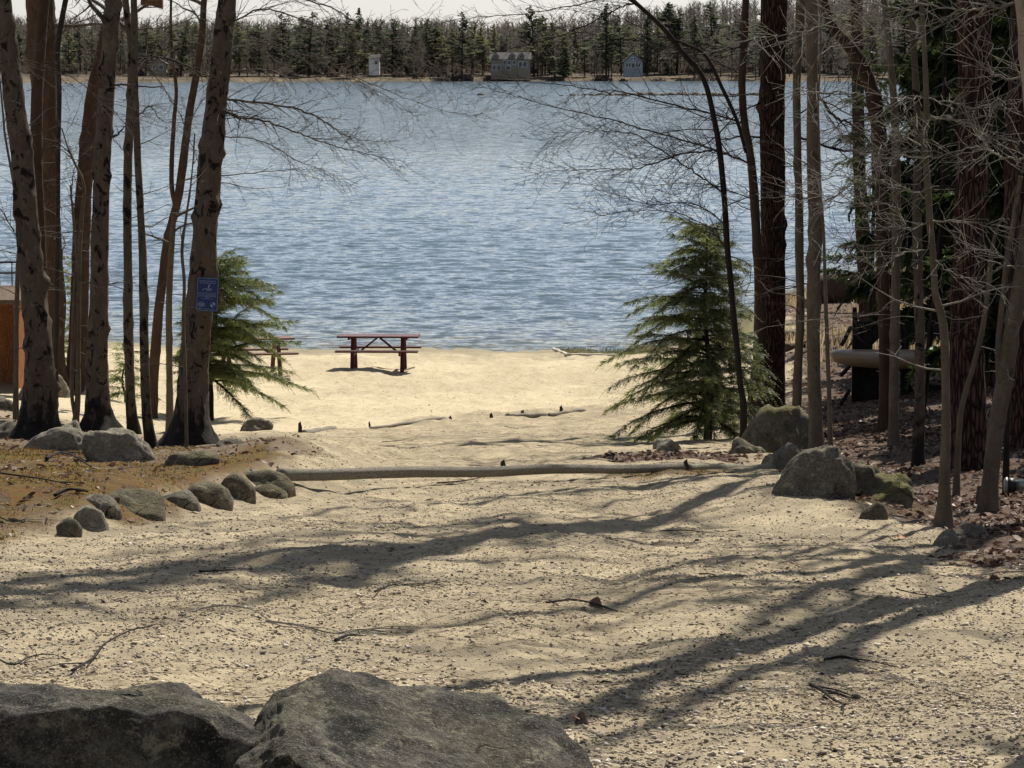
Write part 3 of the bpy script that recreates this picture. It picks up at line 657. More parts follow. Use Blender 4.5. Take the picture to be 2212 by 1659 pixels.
# right-hand side
tree('R8', 'pine_tree', 'far red-brown pine behind the kayak rack', [(1878, 700, 46), (1873, 620, 40), (1864, 500, 32), (1857, 380, 28), (1854, 250, 27), (1852, 100, 27), (1850, 0, 26)], 'pine', 16, .4, 121, Y=34, crown=(6, 2.5), cstart=7, group=GR, n=18, bmat='twigdark', low=12, lowlen=1.6, lowz=(2, 8))
tree('R3', 'pine_tree', 'big straight red-brown pine trunk above the pointed boulder', [(1664, 905, 66), (1668, 840, 58), (1670, 740, 54), (1671, 620, 53), (1670, 500, 54), (1669, 400, 55), (1668, 250, 56), (1670, 120, 57), (1672, 0, 59), (1673, -60, 58)],
     'pine', 22, .35, 122, limbr=.022, crown=(16, 2.6), cstart=11, group=GR, n=40, bmat='twigdark', low=6, lowlen=1.4, lowz=(3, 6))
tree('R2', 'maple_tree', 'brown smooth trunk hugging the left side of the big pine', [(1628, 912, 44), (1636, 840, 36), (1641, 753, 28), (1640, 620, 21), (1636, 533, 20), (1630, 433, 20), (1620, 333, 18), (1608, 267, 16), (1603, 183, 16), (1607, 90, 16), (1611, 0, 15)],
     'red', 15, .3, 123, limbr=.022, crown=(14, 2), cstart=9.0, group=GR, n=16, bmat='twigdark', low=10, lowlen=1.3, lowz=(2, 6))
tree('R1', 'cherry_tree', 'nearly black thin trunk curving in from upper left behind the hemlock', [(1606, 880, 15), (1600, 836, 14), (1592, 753, 13), (1585, 686, 13), (1578, 603, 13), (1571, 533, 13), (1565, 433, 13), (1555, 333, 13), (1541, 250, 12), (1518, 167, 11), (1475, 115, 11), (1432, 60, 10), (1367, 0, 9), (1330, -40, 11)],
     'dark', 10, .3, 124, Y=19.5, crown=(5, 1.8), cstart=6, group=GR, n=14, bmat='twigdark', low=14, lowlen=1.3, lowz=(2, 5.5), stems=[[(1612, 330, 8), (1592, 260, 8), (1560, 190, 8), (1524, 120, 7), (1480, 95, 5), (1440, 80, 4)]])
tree('R4', 'maple_tree', 'slim brown trunk just right of the big pine, with a bent top', [(1718, 950, 22), (1721, 880, 20), (1724, 800, 19), (1729, 680, 18), (1727, 553, 18), (1725, 400, 17), (1722, 280, 16), (1721, 170, 17), (1727, 60, 19), (1730, 0, 20)],
     'sapling', 15, .3, 125, limbr=.022, crown=(14, 1.8), cstart=9.0, group=GR, n=16, bmat='twigdark', low=10, lowlen=1.2)
tree('R5', 'maple_tree', 'straight pale-brown trunk behind the sloping boulder', [(1765, 1012, 36), (1763, 950, 31), (1760, 880, 29), (1757, 750, 28), (1758, 600, 29), (1762, 500, 29), (1757, 380, 27), (1756, 250, 25), (1754, 120, 25), (1752, 0, 26)],
     'sapling', 16, .3, 126, limbr=.022, crown=(14, 2.2), cstart=9.0, group=GR, n=20, low=8, lowlen=1.1)
tree('R6', 'sapling_tree', 'pencil-thin sapling close to the right side of the straight pale-brown trunk', [(1797, 1035, 13), (1793, 930, 11), (1791, 853, 10), (1786, 720, 9), (1782, 600, 8), (1779, 500, 7), (1772, 400, 5)], 'sapling', 5, .2, 127, crown=(4, .9), cstart=2.6, group=GR, n=8, low=12, lowlen=.8)
tree('R7', 'cherry_tree', 'twisted dark trunk leaning in from the upper left beside the kayak rack', [(1910, 940, 26), (1911, 860, 25), (1911, 760, 25), (1909, 653, 27), (1906, 500, 29), (1905, 367, 32), (1898, 283, 32), (1884, 200, 31), (1858, 133, 29), (1826, 90, 25), (1800, 60, 22), (1778, 0, 20)],
     'red', 14, .3, 128, limbr=.022, crown=(14, 2.2), cstart=9.0, group=GR, n=20, low=7, lowlen=1.2, lowz=(2, 6))
tree('R9', 'maple_tree', 'slim grey trunk between the twisted one and the kayak middle', [(1930, 972, 24), (1931, 880, 21), (1933, 720, 20), (1935, 553, 19), (1936, 400, 18), (1934, 280, 17), (1930, 200, 15), (1920, 100, 14), (1909, 0, 12)], 'sapling', 14, .3, 129, limbr=.022, crown=(14, 1.8), cstart=9.0, group=GR, n=16, low=4, lowlen=.9)
tree('R10', 'maple_tree', 'dark slim trunk crossing the right half of the kayak', [(1984, 1008, 26), (1986, 900, 23), (1988, 786, 21), (1985, 653, 20), (1981, 520, 20), (1981, 400, 18), (1981, 233, 15), (1975, 133, 14), (1968, 0, 13)], 'beech', 14, .3, 130, limbr=.022, crown=(14, 1.8), cstart=9.0, group=GR, n=16, low=4, lowlen=.9)
tree('R10b', 'maple_tree', 'dark slanting trunk close behind the slim one at the right half of the kayak', [(1990, 930, 15), (2002, 800, 14), (2010, 720, 14), (2019, 650, 13), (2028, 560, 12), (2036, 450, 10), (2040, 300, 9)], 'dark', 9, .2, 131, Y=20.5, crown=(4, 1.4), cstart=5, group=GR, n=12, low=10, lowlen=1.2)
tree('R12', 'pine_tree', 'widest pine trunk with furrowed dark bark near the right edge', [(2100, 1012, 92), (2094, 940, 82), (2090, 850, 79), (2089, 740, 77), (2091, 620, 74), (2093, 550, 72), (2098, 400, 70), (2106, 220, 73), (2104, 100, 74), (2101, 0, 74), (2100, -60, 73)],
     'pine', 28, .3, 132, limbr=.024, crown=(24, 3.0), cstart=12, group=GR, n=44, bmat='twigdark', low=8, lowlen=1.2, lowz=(3, 6))
tree('R13', 'pine_tree', 'far dark pine trunk just right of the widest one', [(2150, 800, 34), (2152, 550, 28), (2152, 300, 26), (2150, 0, 25)], 'pine', 15, .3, 133, Y=26, crown=(6, 2.2), cstart=6, group=GR, n=16, bmat='twigdark')
tree('R11', 'sapling_tree', 'crooked pale sapling in front of the kayak with a kink halfway up', [(2038, 1142, 34), (2040, 1090, 28), (2041, 1020, 23), (2043, 900, 19), (2042, 800, 18), (2040, 740, 18), (2034, 680, 18), (2020, 630, 15), (2015, 550, 14), (2008, 467, 14), (2002, 380, 14), (1997, 310, 14), (2001, 233, 12), (1998, 133, 11), (1991, 17, 10), (1985, -60, 9)],
     'sapling', 7.0, .35, 134, crown=(3, 1.0), cstart=4.6, group=GR, n=16, low=7, lowlen=.7, lowz=(1, 4.5))
tree('R14', 'maple_tree', 'pale spotted trunk leaning right at the right edge, joined by a thin side stem', [(2135, 1108, 42), (2139, 1040, 36), (2148, 953, 37), (2160, 880, 37), (2170, 820, 36), (2184, 720, 34), (2198, 640, 31), (2210, 560, 29), (2224, 450, 27), (2240, 320, 24)],
     'sapling', 8, .35, 135, crown=(5, 1.6), cstart=4.5, group=GR, n=20, low=6, stems=[[(2160, 915, 15), (2160, 850, 15), (2157, 750, 14), (2166, 650, 13), (2177, 553, 13), (2190, 480, 11), (2205, 380, 9)]])
tree('R14b', 'sapling_tree', 'slender grey stem slanting up in front of the widest pine', [(2066, 1068, 15), (2068, 1000, 13), (2074, 900, 12), (2088, 840, 12), (2103, 790, 11), (2120, 720, 11), (2133, 640, 10), (2140, 560, 9), (2152, 500, 7), (2180, 440, 5)], 'sapling', 5.5, .2, 136, crown=(4, .9), cstart=3, group=GR, n=10, low=10)
tree('R14c', 'sapling_tree', 'dark slender stem right of the pale spotted trunk', [(2172, 1085, 15), (2175, 950, 14), (2178, 800, 13), (2186, 600, 12), (2196, 450, 10)], 'dark', 8, .2, 137, Y=13.5, crown=(4, 1.4), cstart=5, group=GR, n=10)
BX, BY = 3.265, 22.0; BZ = gz(BX, BY)
tree('R15', 'birch_tree', 'pale flecked birch trunk entering at the upper right corner', [(BX+.30, BY, BZ, .17), (BX+.22, BY, BZ+1.2, .155), (BX+.09, BY, BZ+2.5, .15), (BX-.05, BY, BZ+3.8, .145), (BX-.11, BY, BZ+5, .145), (BX-.14, BY, BZ+6.3, .14), (BX-.02, BY, BZ+8, .115), (BX+.25, BY, BZ+10, .09)],
     'birch', 13, .3, 138, base=(BX, BY), crown=(7, 1.5), cstart=8.6, n=24, low=2, lowz=(2, 4), group=GR)
def add_stem(key, h0, dx, dy, n=7, step=.9):
    T = TREES[key]; z = T['root'].location.z; p, r_ = [e for e in T['dp'] if e[0].z-z > h0][0]; pts2 = [(p, r_*.85)]
    for k in range(1, n): pts2.append((p+Vector((dx*k/(n-1)+.12*math.sin(k*2+h0), dy*k/(n-1), step*k)), r_*(.9-.07*k)))
    dd = dense(pts2); T['br'].tube([a for a, b in dd], [max(.01, b) for a, b in dd], 10)
    for k in range(20, len(dd), 11): twig(T['br'], dd[k][0], Vector((T['rng'].gauss(0, 1), T['rng'].gauss(0, 1), .7)), 1.2, .012, 3, T['rng'], .2, .4, .8, .003)
add_stem('R15', 6.3, -.95, -.2)
# bare trees standing outside the right edge: they throw some of the shadows on the gravel
def side_tree(key, x, y, r, top, lean, seed, label, kind='sapling', crown=(8, 2.6), cstart=6.5):
    z = gz(x, y); pts = [(x+lean[0]*h/8+.05*math.sin(h*1.3+seed), y+lean[1]*h/8+.05*math.cos(h+seed), z+h, r*(1-.55*h/top)) for h in (0, 1, 2.5, 4, 5.5, 7, 8.5)]
    tree(key, 'maple_tree', label, pts, kind, top, .3, seed, base=(x, y), crown=crown, cstart=cstart, n=16, group='bare trees beyond the right edge', limbr=.027)
side_tree('S2', 5.85, 39.5, .33, 28, (-.1, .1), 202, 'tall bare tree past the right edge, beyond the widest pine', 'pine', crown=(24, 3.0), cstart=12)
side_tree('S5', 6.9, 45.0, .16, 19, (-.2, .1), 205, 'bare tree past the right edge, among the dark hemlocks', crown=(20, 3.2), cstart=8)
side_tree('S6', 4.9, 25.5, .17, 18, (.2, .1), 206, 'bare tree past the right edge, just behind the birch', crown=(9, 2.4), cstart=10)
side_tree('S3', 5.9, 32.0, .19, 21, (.1, -.2), 203, 'bare tree past the right edge, second one back from the birch', crown=(24, 3.2), cstart=8)
side_tree('S4', 4.2, 18.5, .16, 11, (.3, .1), 204, 'bare tree past the right edge, nearest the camera', crown=(7, 2.0))

add_stem('S2', 15, -1.5, -.8, 9, 1.35); add_stem('S2', 19, 1.1, .5, 6, 1.2); add_stem('R12', 13, -1.3, -1.0, 9, 1.3); add_stem('R12', 16, 1.2, -.3, 7, 1.2); add_stem('S3', 10, -1.2, -.6, 8, 1.2); add_stem('S3', 12, 1.1, .4, 7, 1.2); add_stem('S5', 10, -1.2, -.6, 8, 1.2)
# limbs reaching across the lake view
limb('T7', [(488, 218), (560, 222), (640, 235), (700, 262), (737, 288), (780, 302), (842, 306)], .019, .003, 1.2, 3, 1.2, .6)
limb('T7', [(487, 232), (510, 252), (570, 262), (640, 285), (700, 308), (770, 328), (875, 350)], .019, .003, -1.0, 3, 1.2, .7)
limb('T7', [(480, 293), (560, 303), (640, 345), (700, 368), (760, 400)], .010, .002, .8, 2, 1.2, .6)
limb('T7', [(478, 382), (560, 372), (640, 366), (705, 367)], .009, .002, .5, 2, 1, .5)
limb('T7', [(482, 158), (560, 150), (640, 168), (737, 160), (820, 190), (940, 235), (1020, 250)], .014, .002, -1.5, 3, 1.3, .7)
limb('T7', [(490, 60), (560, 20), (640, 40), (720, 75), (800, 110), (880, 125), (950, 155)], .014, .002, -2, 3, 1.3, .8)
limb('T7', [(480, 120), (540, 90), (620, 110), (700, 130), (770, 175), (850, 215), (905, 260)], .012, .002, 1.5, 3, 1.3, .7)
limb('T7', [(500, -40), (600, -10), (700, 10), (790, 60), (870, 110), (960, 165)], .016, .002, -2.5, 3, 1.2, .9)
limb('T4', [(288, 150), (300, 135), (318, 126), (350, 125), (400, 140), (440, 165), (470, 158)], .026, .012, -.3, 2, .8, .6)
limb('T4', [(292, 252), (305, 246), (320, 230), (333, 238), (352, 262), (380, 265), (430, 268)], .012, .003, -.4, 2, 1, .5)
limb('T3', [(238, 300), (248, 296), (258, 284), (270, 273)], .022, .009, -.1, 1, .3, .3)
limb('T3', [(236, 190), (250, 182), (272, 182), (300, 186), (350, 187)], .020, .010, -.4, 1, .2, .2)
limb('T1', [(64, 560), (30, 500), (0, 450), (-40, 430)], .010, .004, -.5, 2, 1, .6)
limb('T8', [(186, 520), (160, 455), (155, 410), (165, 352), (200, 315)], .016, .006, -.6, 2, 1, .6)
limb('T2', [(122, 560), (140, 530), (128, 480), (126, 330), (160, 260)], .011, .004, -.8, 2, 1, .7)
limb('T2', [(100, 110), (150, 60), (200, 35), (240, 22)], .018, .008, -1, 3, 1, .8)
limb('T6', [(395, 260), (420, 245), (440, 215), (470, 190)], .010, .004, -.5, 2, 1, .6)
limb('T4', [(296, 100), (340, 170), (380, 230), (420, 330), (440, 420), (455, 460)], .008, .002, -1.2, 2, 1.2, .5)
limb('T4', [(296, 60), (360, 60), (420, 40), (480, 60), (560, 100), (620, 160)], .010, .002, -1.4, 3, 1.2, .8)
limb('T1', [(20, 110), (80, 150), (160, 170), (230, 230), (300, 260)], .009, .002, -1.0, 3, 1.2, .7)
# dark limbs from the right-hand trees toward the middle
limb('R2', [(1612, 265), (1560, 252), (1475, 232), (1354, 201), (1304, 198), (1237, 186), (1137, 176), (1070, 163)], .020, .003, -1.6, 3, 1.3, .9)
limb('R2', [(1625, 350), (1560, 330), (1475, 303), (1370, 273), (1270, 247), (1170, 225), (1104, 204), (1037, 188)], .020, .003, 1.2, 3, 1.3, .9)
limb('R1', [(1562, 420), (1520, 385), (1475, 355), (1420, 320), (1370, 290), (1287, 283), (1220, 292), (1177, 308)], .013, .002, -1.0, 3, 1.3, .7)
limb('R1', [(1540, 320), (1475, 333), (1387, 360), (1337, 365), (1237, 367), (1154, 374)], .013, .002, .8, 3, 1.3, .8)
limb('R2', [(1612, 100), (1540, 110), (1475, 97), (1387, 60), (1320, 30), (1237, 10)], .016, .004, -1.8, 3, 1.3, .9)
limb('R2', [(1608, 160), (1540, 130), (1475, 107), (1354, 83), (1237, 67), (1150, 50)], .014, .003, 1.4, 3, 1.3, .9)
limb('R1', [(1375, 8), (1337, 17), (1237, 67), (1137, 97), (1037, 120), (950, 125)], .012, .003, .6, 3, 1.2, .7)
limb('R3', [(1650, -30), (1500, -40), (1380, -20), (1250, 10), (1130, 30), (1000, 40), (900, 60)], .018, .003, -2, 3, 1.3, 1.0)
limb('R1', [(1568, 480), (1520, 450), (1475, 437), (1400, 440), (1330, 420), (1250, 395)], .011, .002, -.9, 3, 1.3, .7)
limb('R1', [(1572, 540), (1540, 500), (1490, 470), (1420, 455), (1340, 458), (1290, 470)], .010, .002, .7, 3, 1.3, .6)
limb('R3', [(1648, 210), (1600, 240), (1540, 300), (1480, 330), (1400, 340), (1330, 320)], .014, .003, -1.2, 3, 1.3, .8)
limb('R3', [(1652, 440), (1600, 420), (1540, 400), (1470, 395), (1400, 400), (1320, 385)], .012, .002, 1.2, 3, 1.3, .8)
limb('R3', [(1690, 300), (1600, 295), (1560, 300), (1500, 290)], .022, .006, .9, 3, 1, .8)
limb('R4', [(1730, 300), (1780, 315), (1830, 325), (1880, 325)], .020, .016, .4, 2, 1, .7)
limb('R5', [(1768, 190), (1800, 250), (1840, 270), (1890, 320)], .020, .010, .8, 2, 1, .8)
limb('R4', [(1734, 250), (1800, 200), (1840, 210), (1880, 225)], .012, .005, .3, 2, 1, .8)
# pale sunlit twigs in front, right
limb('R11', [(2000, 265), (2034, 252), (2092, 273), (2135, 297), (2127, 315), (2075, 325), (2008, 340), (1925, 333), (1842, 328)], .0085, .004, -.8, 2, 1, .5)
limb('R11', [(2020, 310), (1995, 297), (1970, 292), (1935, 297), (1908, 313), (1880, 330)], .0065, .004, -.5, 2, 1, .4)
limb('R11', [(1998, 330), (1950, 328), (1900, 326), (1890, 372), (1878, 393), (1842, 413), (1808, 423), (1758, 420)], .0065, .003, -.7, 2, 1.1, .5)
limb('R11', [(2008, 480), (1958, 493), (1942, 460), (1908, 440), (1808, 437), (1775, 447)], .0065, .003, -.6, 2, 1.1, .5)
limb('R11', [(2001, 215), (2075, 227), (2142, 233), (2185, 213)], .0065, .003, -.3, 2, 1.6, .35)
limb('R11', [(1998, 215), (1950, 214), (1875, 203), (1775, 200), (1720, 190)], .0065, .003, -1.2, 3, 1.2, .5)
limb('R11', [(2014, 477), (2060, 478), (2108, 483), (2208, 530)], .007, .003, -.6, 2, 1.3, .5)
limb('R11', [(1994, 30), (1950, 20), (1865, 7), (1825, 33), (1775, 57), (1715, 72), (1661, 80), (1621, 83)], .008, .003, -1.2, 3, 1.2, .6)
limb('R11', [(2010, 430), (1940, 400), (1880, 385), (1820, 380), (1760, 395), (1700, 410)], .006, .002, -.4, 3, 1.2, .5)
limb('R11', [(2014, 540), (1950, 550), (1900, 580), (1860, 560), (1800, 570)], .006, .002, -.8, 3, 1.3, .4)
limb('R11', [(2016, 560), (2060, 590), (2110, 605), (2170, 640)], .006, .002, -.2, 2, 1.4, .4)
limb('R15', [(2200, 5), (2150, 15), (2080, 20), (2000, 10), (1930, 25), (1880, 45), (1820, 60)], .009, .003, .6, 3, 1.3, .6)
limb('R15', [(2196, 190), (2160, 170), (2130, 130), (2110, 100)], .008, .003, .5, 3, 1.2, .5)
limb('R15', [(2205, 360), (2170, 340), (2135, 318), (2110, 290)], .008, .004, .4, 2, 1.2, .5)
limb('R12', [(2090, 420), (2040, 400), (1990, 420), (1930, 440), (1880, 430)], .012, .003, .8, 3, 1.2, .8)
limb('R10', [(1981, 500), (1940, 520), (1880, 540), (1820, 530), (1770, 545)], .009, .003, -.5, 3, 1.2, .7)
limb('R7', [(1900, 300), (1870, 330), (1820, 290), (1780, 240)], .016, .006, .5, 3, 1.2, .7)
limb('R7', [(1860, 130), (1820, 150), (1790, 110), (1740, 90)], .014, .005, -.5, 3, 1.2, .7)
limb('R14', [(2206, 590), (2170, 560), (2130, 540), (2080, 545)], .007, .003, -.4, 2, 1.2, .5)
finish_trees()

# ------------------------------------------------------------------ evergreens
def needles(bv, bf, p, d, L, wd, rng, nth=.17):
    """one flat spray of needles: a twig-wide strip of small leaves on both sides"""
    z = Vector((0, 0, 1)); s_ = d.cross(z); s_ = s_.normalized() if s_.length > .05 else Vector((1, 0, 0))
    s_ = (s_+Vector((0, 0, rng.gauss(0, .5)))).normalized(); k = max(3, int(L/.034)); q = p.copy(); dd = d.normalized()
    for i in range(k):
        dd = (dd+Vector((rng.gauss(0, .06), rng.gauss(0, .10), -.09))).normalized(); q = q+dd*(L/k); t = 1-.55*i/k
        for sg in (-1, 1):
            a = (s_*sg*.85+dd*.75+Vector((0, 0, rng.gauss(-.12, .28)))).normalized(); l_ = wd*t*rng.uniform(.7, 1.25)
            e = q+a*l_; c = a.cross(s_*1.0+z*.9+dd*.2); c = c.normalized()*l_*nth if c.length > 1e-3 else z*.01
            mid = q+a*l_*.5; b = len(bv); bv.extend([tuple(q), tuple(mid+c), tuple(e), tuple(mid-c)]); bf.append((b, b+1, b+2, b+3))
def evergreen(name, label, base, H, Rm, seed, mat, z0=.15, nb=46, spray=.26, nw=.045, per=11, lean=(0, 0), rt=.05, group=None, side=None, droop=.5, bark='dark', shape=1.0, bushy=1.0, pw=.75, nth=.17, tilt=.16):
    rng = random.Random(seed); b = Vector(base); root = empty(name, b, label, 'tree', group)
    tr = MB(); path = [(b+Vector((lean[0]*t*t+.03*math.sin(t*9+seed), lean[1]*t, H*t-.2*(t == 0))), rt*(1-.88*t)+.004) for t in np.linspace(0, 1, 16)]
    trunk_mesh(tr, dense(path, .12), 'dark', .3, seed, 12); tr.build('trunk', BARK[bark], root)
    lb = MB(); bv, bf = [], []
    for k in range(nb):
        t = z0+(1-z0)*((k+rng.random())/nb); i = min(14, int(t*15)); q = path[i][0].lerp(path[i+1][0], t*15-i)
        az = k*2.4+rng.gauss(0, .3); L = Rm*((1-t)**pw*.95+.10)*shape*rng.uniform(.62, 1.12)
        if side is not None: L *= 1+side[0]*math.cos(az-side[1])
        d = Vector((math.cos(az), math.sin(az), .42-.22*(1-t)+rng.gauss(0, tilt))); pts = [q.copy()]; rr = [max(.004, .012*L+.002)]; n = max(4, int(L/.14)); st = L/n
        for j in range(n):
            d = (d+Vector((rng.gauss(0, .07), rng.gauss(0, .07), -droop*.9/n+rng.gauss(0, .03)))).normalized(); q = q+d*st; pts.append(q.copy()); rr.append(max(.0018, rr[0]*(1-(j+1)/n)))
            if (j+1)/n > .18:
                for _ in range(max(1, int(per*st/.14*.5*bushy))):
                    hz = Vector((-d.y, d.x, 0)).normalized()*rng.choice((-1, 1)); a = R(rng.uniform(20, 65))
                    c = (d*math.cos(a)+(hz+Vector((0, 0, rng.gauss(-.25, .45)))).normalized()*math.sin(a)).normalized()
                    ln = spray*rng.uniform(.5, 1.25)*(1.1-.5*(j+1)/n); needles(bv, bf, q-d*st*rng.random(), c, ln, nw, rng, nth)
                    lb.tube([q, q+c*ln*.8], [.0022, .001], 3)
        needles(bv, bf, q, d, spray, nw, rng, nth); lb.tube(pts, rr, 4)
    lb.build('boughs', BARK[bark], root)
    f = MB(); f.v = bv; f.f = bf; f.n = len(bv); f.build('foliage', mat, root, False)
    return root
hb = G(1530, 955)
evergreen('hemlock_tree', 'young green hemlock with drooping boughs left of the big pine', hb, 3.25, 1.42, 301, M_HEM, .07, 170, .25, .054, 27, (-.08, 0), .055, 'young hemlocks', (.25, 3.3), .75, pw=.48, nth=.15, tilt=.34)
hp = G(452, 905)
evergreen('hemlock_tree', 'light green hemlock fanning out behind the sign tree toward the picnic table', (hp.x, hp.y, hp.z), 2.95, 1.30, 302, M_HEM_L, .24, 175, .25, .058, 26, (.1, .1), .05, 'young hemlocks', (.45, .1), .62, pw=.42, nth=.15, tilt=.30)
evergreen('hemlock_tree', 'small hemlock bush left of the close pair of knobbly trunks', (G(268, 870).x, G(268, 870).y, G(268, 870).z), 1.1, .55, 303, M_HEM_L, .1, 26, .2, .05, 22, (0, 0), .02, 'young hemlocks')
evergreen('hemlock_tree', 'green hemlock sprig between the leftmost trunk and the leaning brown one', (G(140, 820).x, G(140, 820).y, G(140, 820).z), 2.7, .62, 304, M_HEM_L, .1, 34, .24, .055, 24, (0, 0), .03, 'young hemlocks')
GE = 'dark evergreens in the wood at the right'
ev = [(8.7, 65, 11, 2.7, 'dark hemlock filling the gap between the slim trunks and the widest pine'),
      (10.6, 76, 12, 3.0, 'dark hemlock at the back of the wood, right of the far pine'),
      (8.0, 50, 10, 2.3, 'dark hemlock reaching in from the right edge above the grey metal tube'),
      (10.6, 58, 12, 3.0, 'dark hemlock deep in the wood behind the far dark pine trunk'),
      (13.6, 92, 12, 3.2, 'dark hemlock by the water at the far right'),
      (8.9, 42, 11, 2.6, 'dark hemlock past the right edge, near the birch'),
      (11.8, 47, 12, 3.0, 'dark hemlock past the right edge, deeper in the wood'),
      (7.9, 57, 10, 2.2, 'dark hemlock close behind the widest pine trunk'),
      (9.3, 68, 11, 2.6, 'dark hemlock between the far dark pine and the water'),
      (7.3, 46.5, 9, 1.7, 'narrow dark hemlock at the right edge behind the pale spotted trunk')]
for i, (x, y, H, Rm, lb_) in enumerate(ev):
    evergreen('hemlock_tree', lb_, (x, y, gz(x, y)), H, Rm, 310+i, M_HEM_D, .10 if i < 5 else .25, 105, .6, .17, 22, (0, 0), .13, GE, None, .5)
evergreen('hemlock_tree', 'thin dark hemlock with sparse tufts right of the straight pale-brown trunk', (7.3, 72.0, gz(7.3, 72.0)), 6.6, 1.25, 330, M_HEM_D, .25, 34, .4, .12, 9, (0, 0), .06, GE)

# ------------------------------------------------------------------ far shore: trees, brush, houses
def at_far(px, base_y, Y):
    x = (px-1106)/FPX*Y; return x
def far_pine_mesh(seed, h, kind):
    rng = random.Random(seed); t = MB(); lx, ly = rng.gauss(0, .5), rng.gauss(0, .5)
    ctr = lambda z: (lx*(z/h)**2, ly*(z/h)**2)
    t.tube([Vector((0, 0, -1)), Vector((*ctr(h*.5), h*.5)), Vector((*ctr(h), h))], [.20, .13, .02], 4); nt_ = len(t.f)
    k0 = .05 if kind == 'fir' else rng.uniform(.10, .28); n = 150 if kind == 'fir' else 120; ph = [rng.uniform(0, 6.28) for _ in range(4)]
    for i in range(n):
        u = k0+(1-k0)*(i+rng.random())/n; z = h*u; a = rng.uniform(0, 6.28)
        if kind == 'fir': rr = h*.20*(1-u)**.85+.22
        else: rr = h*.21*min(1, (1-u)*2.3)**.7*(.62+.38*math.sin(u*17+ph[0]+a*.7))+.25
        L = rr*rng.uniform(.45, 1.15)*(1+.25*math.sin(a*2+ph[1]+u*6)); dz = (-.30 if kind == 'fir' else .16)*L+rng.gauss(0, .12)*L
        c, s_ = math.cos(a), math.sin(a); cx, cy = ctr(z)
        for q in range(3):
            f0 = .12+q*.30; f1 = f0+.30; w2 = L*rng.uniform(.2, .46)*(1.15-f0*.5)+.12; th = rng.uniform(.15, .55)
            o1, o2 = rng.gauss(0, .12), rng.gauss(0, .12)
            A0 = (cx+c*L*f0, cy+s_*L*f0, z+dz*f0+th*.5); A1 = (cx+c*L*f1-s_*w2, cy+s_*L*f1+c*w2, z+dz*f1-th*.6+o1); A2 = (cx+c*L*f1*1.18, cy+s_*L*f1*1.18, z+dz*f1+o2); A3 = (cx+c*L*f1+s_*w2, cy+s_*L*f1-c*w2, z+dz*f1+th*.3)
            t.add([A0, A1, A2, A3], [(0, 1, 2), (0, 2, 3)])
    o = t.build('far_'+kind, M_FART, None, False); o.data.materials.append({'fir': M_FARP, 'pine': M_FARP, 'olive': M_FARO}[kind])
    o.data.polygons.foreach_set('material_index', [0]*nt_+[1]*(len(t.f)-nt_)); o.data.name = 'conifer'; me = o.data; bpy.data.objects.remove(o); return me
def far_bare(mb, x, y, z, h, rng, n=26, w_=.11):
    mb.tube([Vector((x, y, z-.5)), Vector((x+rng.uniform(-.3, .3), y, z+h*.45)), Vector((x+rng.uniform(-.5, .5), y, z+h))], [.16, .11, .03], 3)
    for i in range(n):
        u = rng.uniform(.15, .95); a = rng.uniform(0, 6.28); L = h*rng.uniform(.12, .32)*(1.1-u*.6); up = rng.uniform(.4, 1.4)
        p0 = (x, y, z+h*u*.92); e = (x+math.cos(a)*L, y+math.sin(a)*L, p0[2]+L*up); m_ = ((p0[0]*.4+e[0]*.6), p0[1]*.4+e[1]*.6, p0[2]*.4+e[2]*.6)
        mb.add([(p0[0]-w_, p0[1], p0[2]), (p0[0]+w_, p0[1], p0[2]), e], [(0, 1, 2)])
        for q in range(2):
            b2 = rng.uniform(0, 6.28); l2 = L*.6; mb.add([(m_[0]-w_*.7, m_[1], m_[2]), (m_[0]+w_*.7, m_[1], m_[2]), (m_[0]+math.cos(b2)*l2, m_[1]+math.sin(b2)*l2, m_[2]+l2*rng.uniform(.1, 1.1))], [(0, 1, 2)])
FM = {k: [far_pine_mesh(400+i+j*10, 14, k) for i in range(7)] for j, k in enumerate(('fir', 'pine', 'olive'))}
rng = random.Random(77)
FL = {'fir': ('dark pointed spruce on the far shore', 'dark spruces on the far shore'), 'pine': ('dark ragged white pine on the far shore', 'ragged pines on the far shore'),
      'olive': ('pale olive-green pine on the far shore', 'olive-green pines on the far shore')}
def far_con(px, top, kind, Y=None, ln=0):
    Y = Y or rng.uniform(868, 930)
    if (1050 < px < 1155 or 1335 < px < 1395 or 795 < px < 825) and Y < 884: Y = 888+rng.uniform(0, 12)
    x = (px-1106)/FPX*Y; z = float(hillz(x, Y)); zt = CAMZ+(108.5-top)/FPX*Y; h = max(5, zt-z)
    o = bpy.data.objects.new({'fir': 'spruce_tree', 'pine': 'pine_tree', 'olive': 'pine_tree'}[kind], rng.choice(FM[kind])); C.collection.objects.link(o)
    o.location = (x, Y, z); sc = h/14; wd_ = rng.uniform(1.05, 1.75) if kind != 'fir' else rng.uniform(.95, 1.4); o.scale = (sc*wd_, sc*wd_, sc); o.rotation_euler = (0, 0, rng.uniform(0, 6.28))
    tag(o, FL[kind][0], 'tree', FL[kind][1])
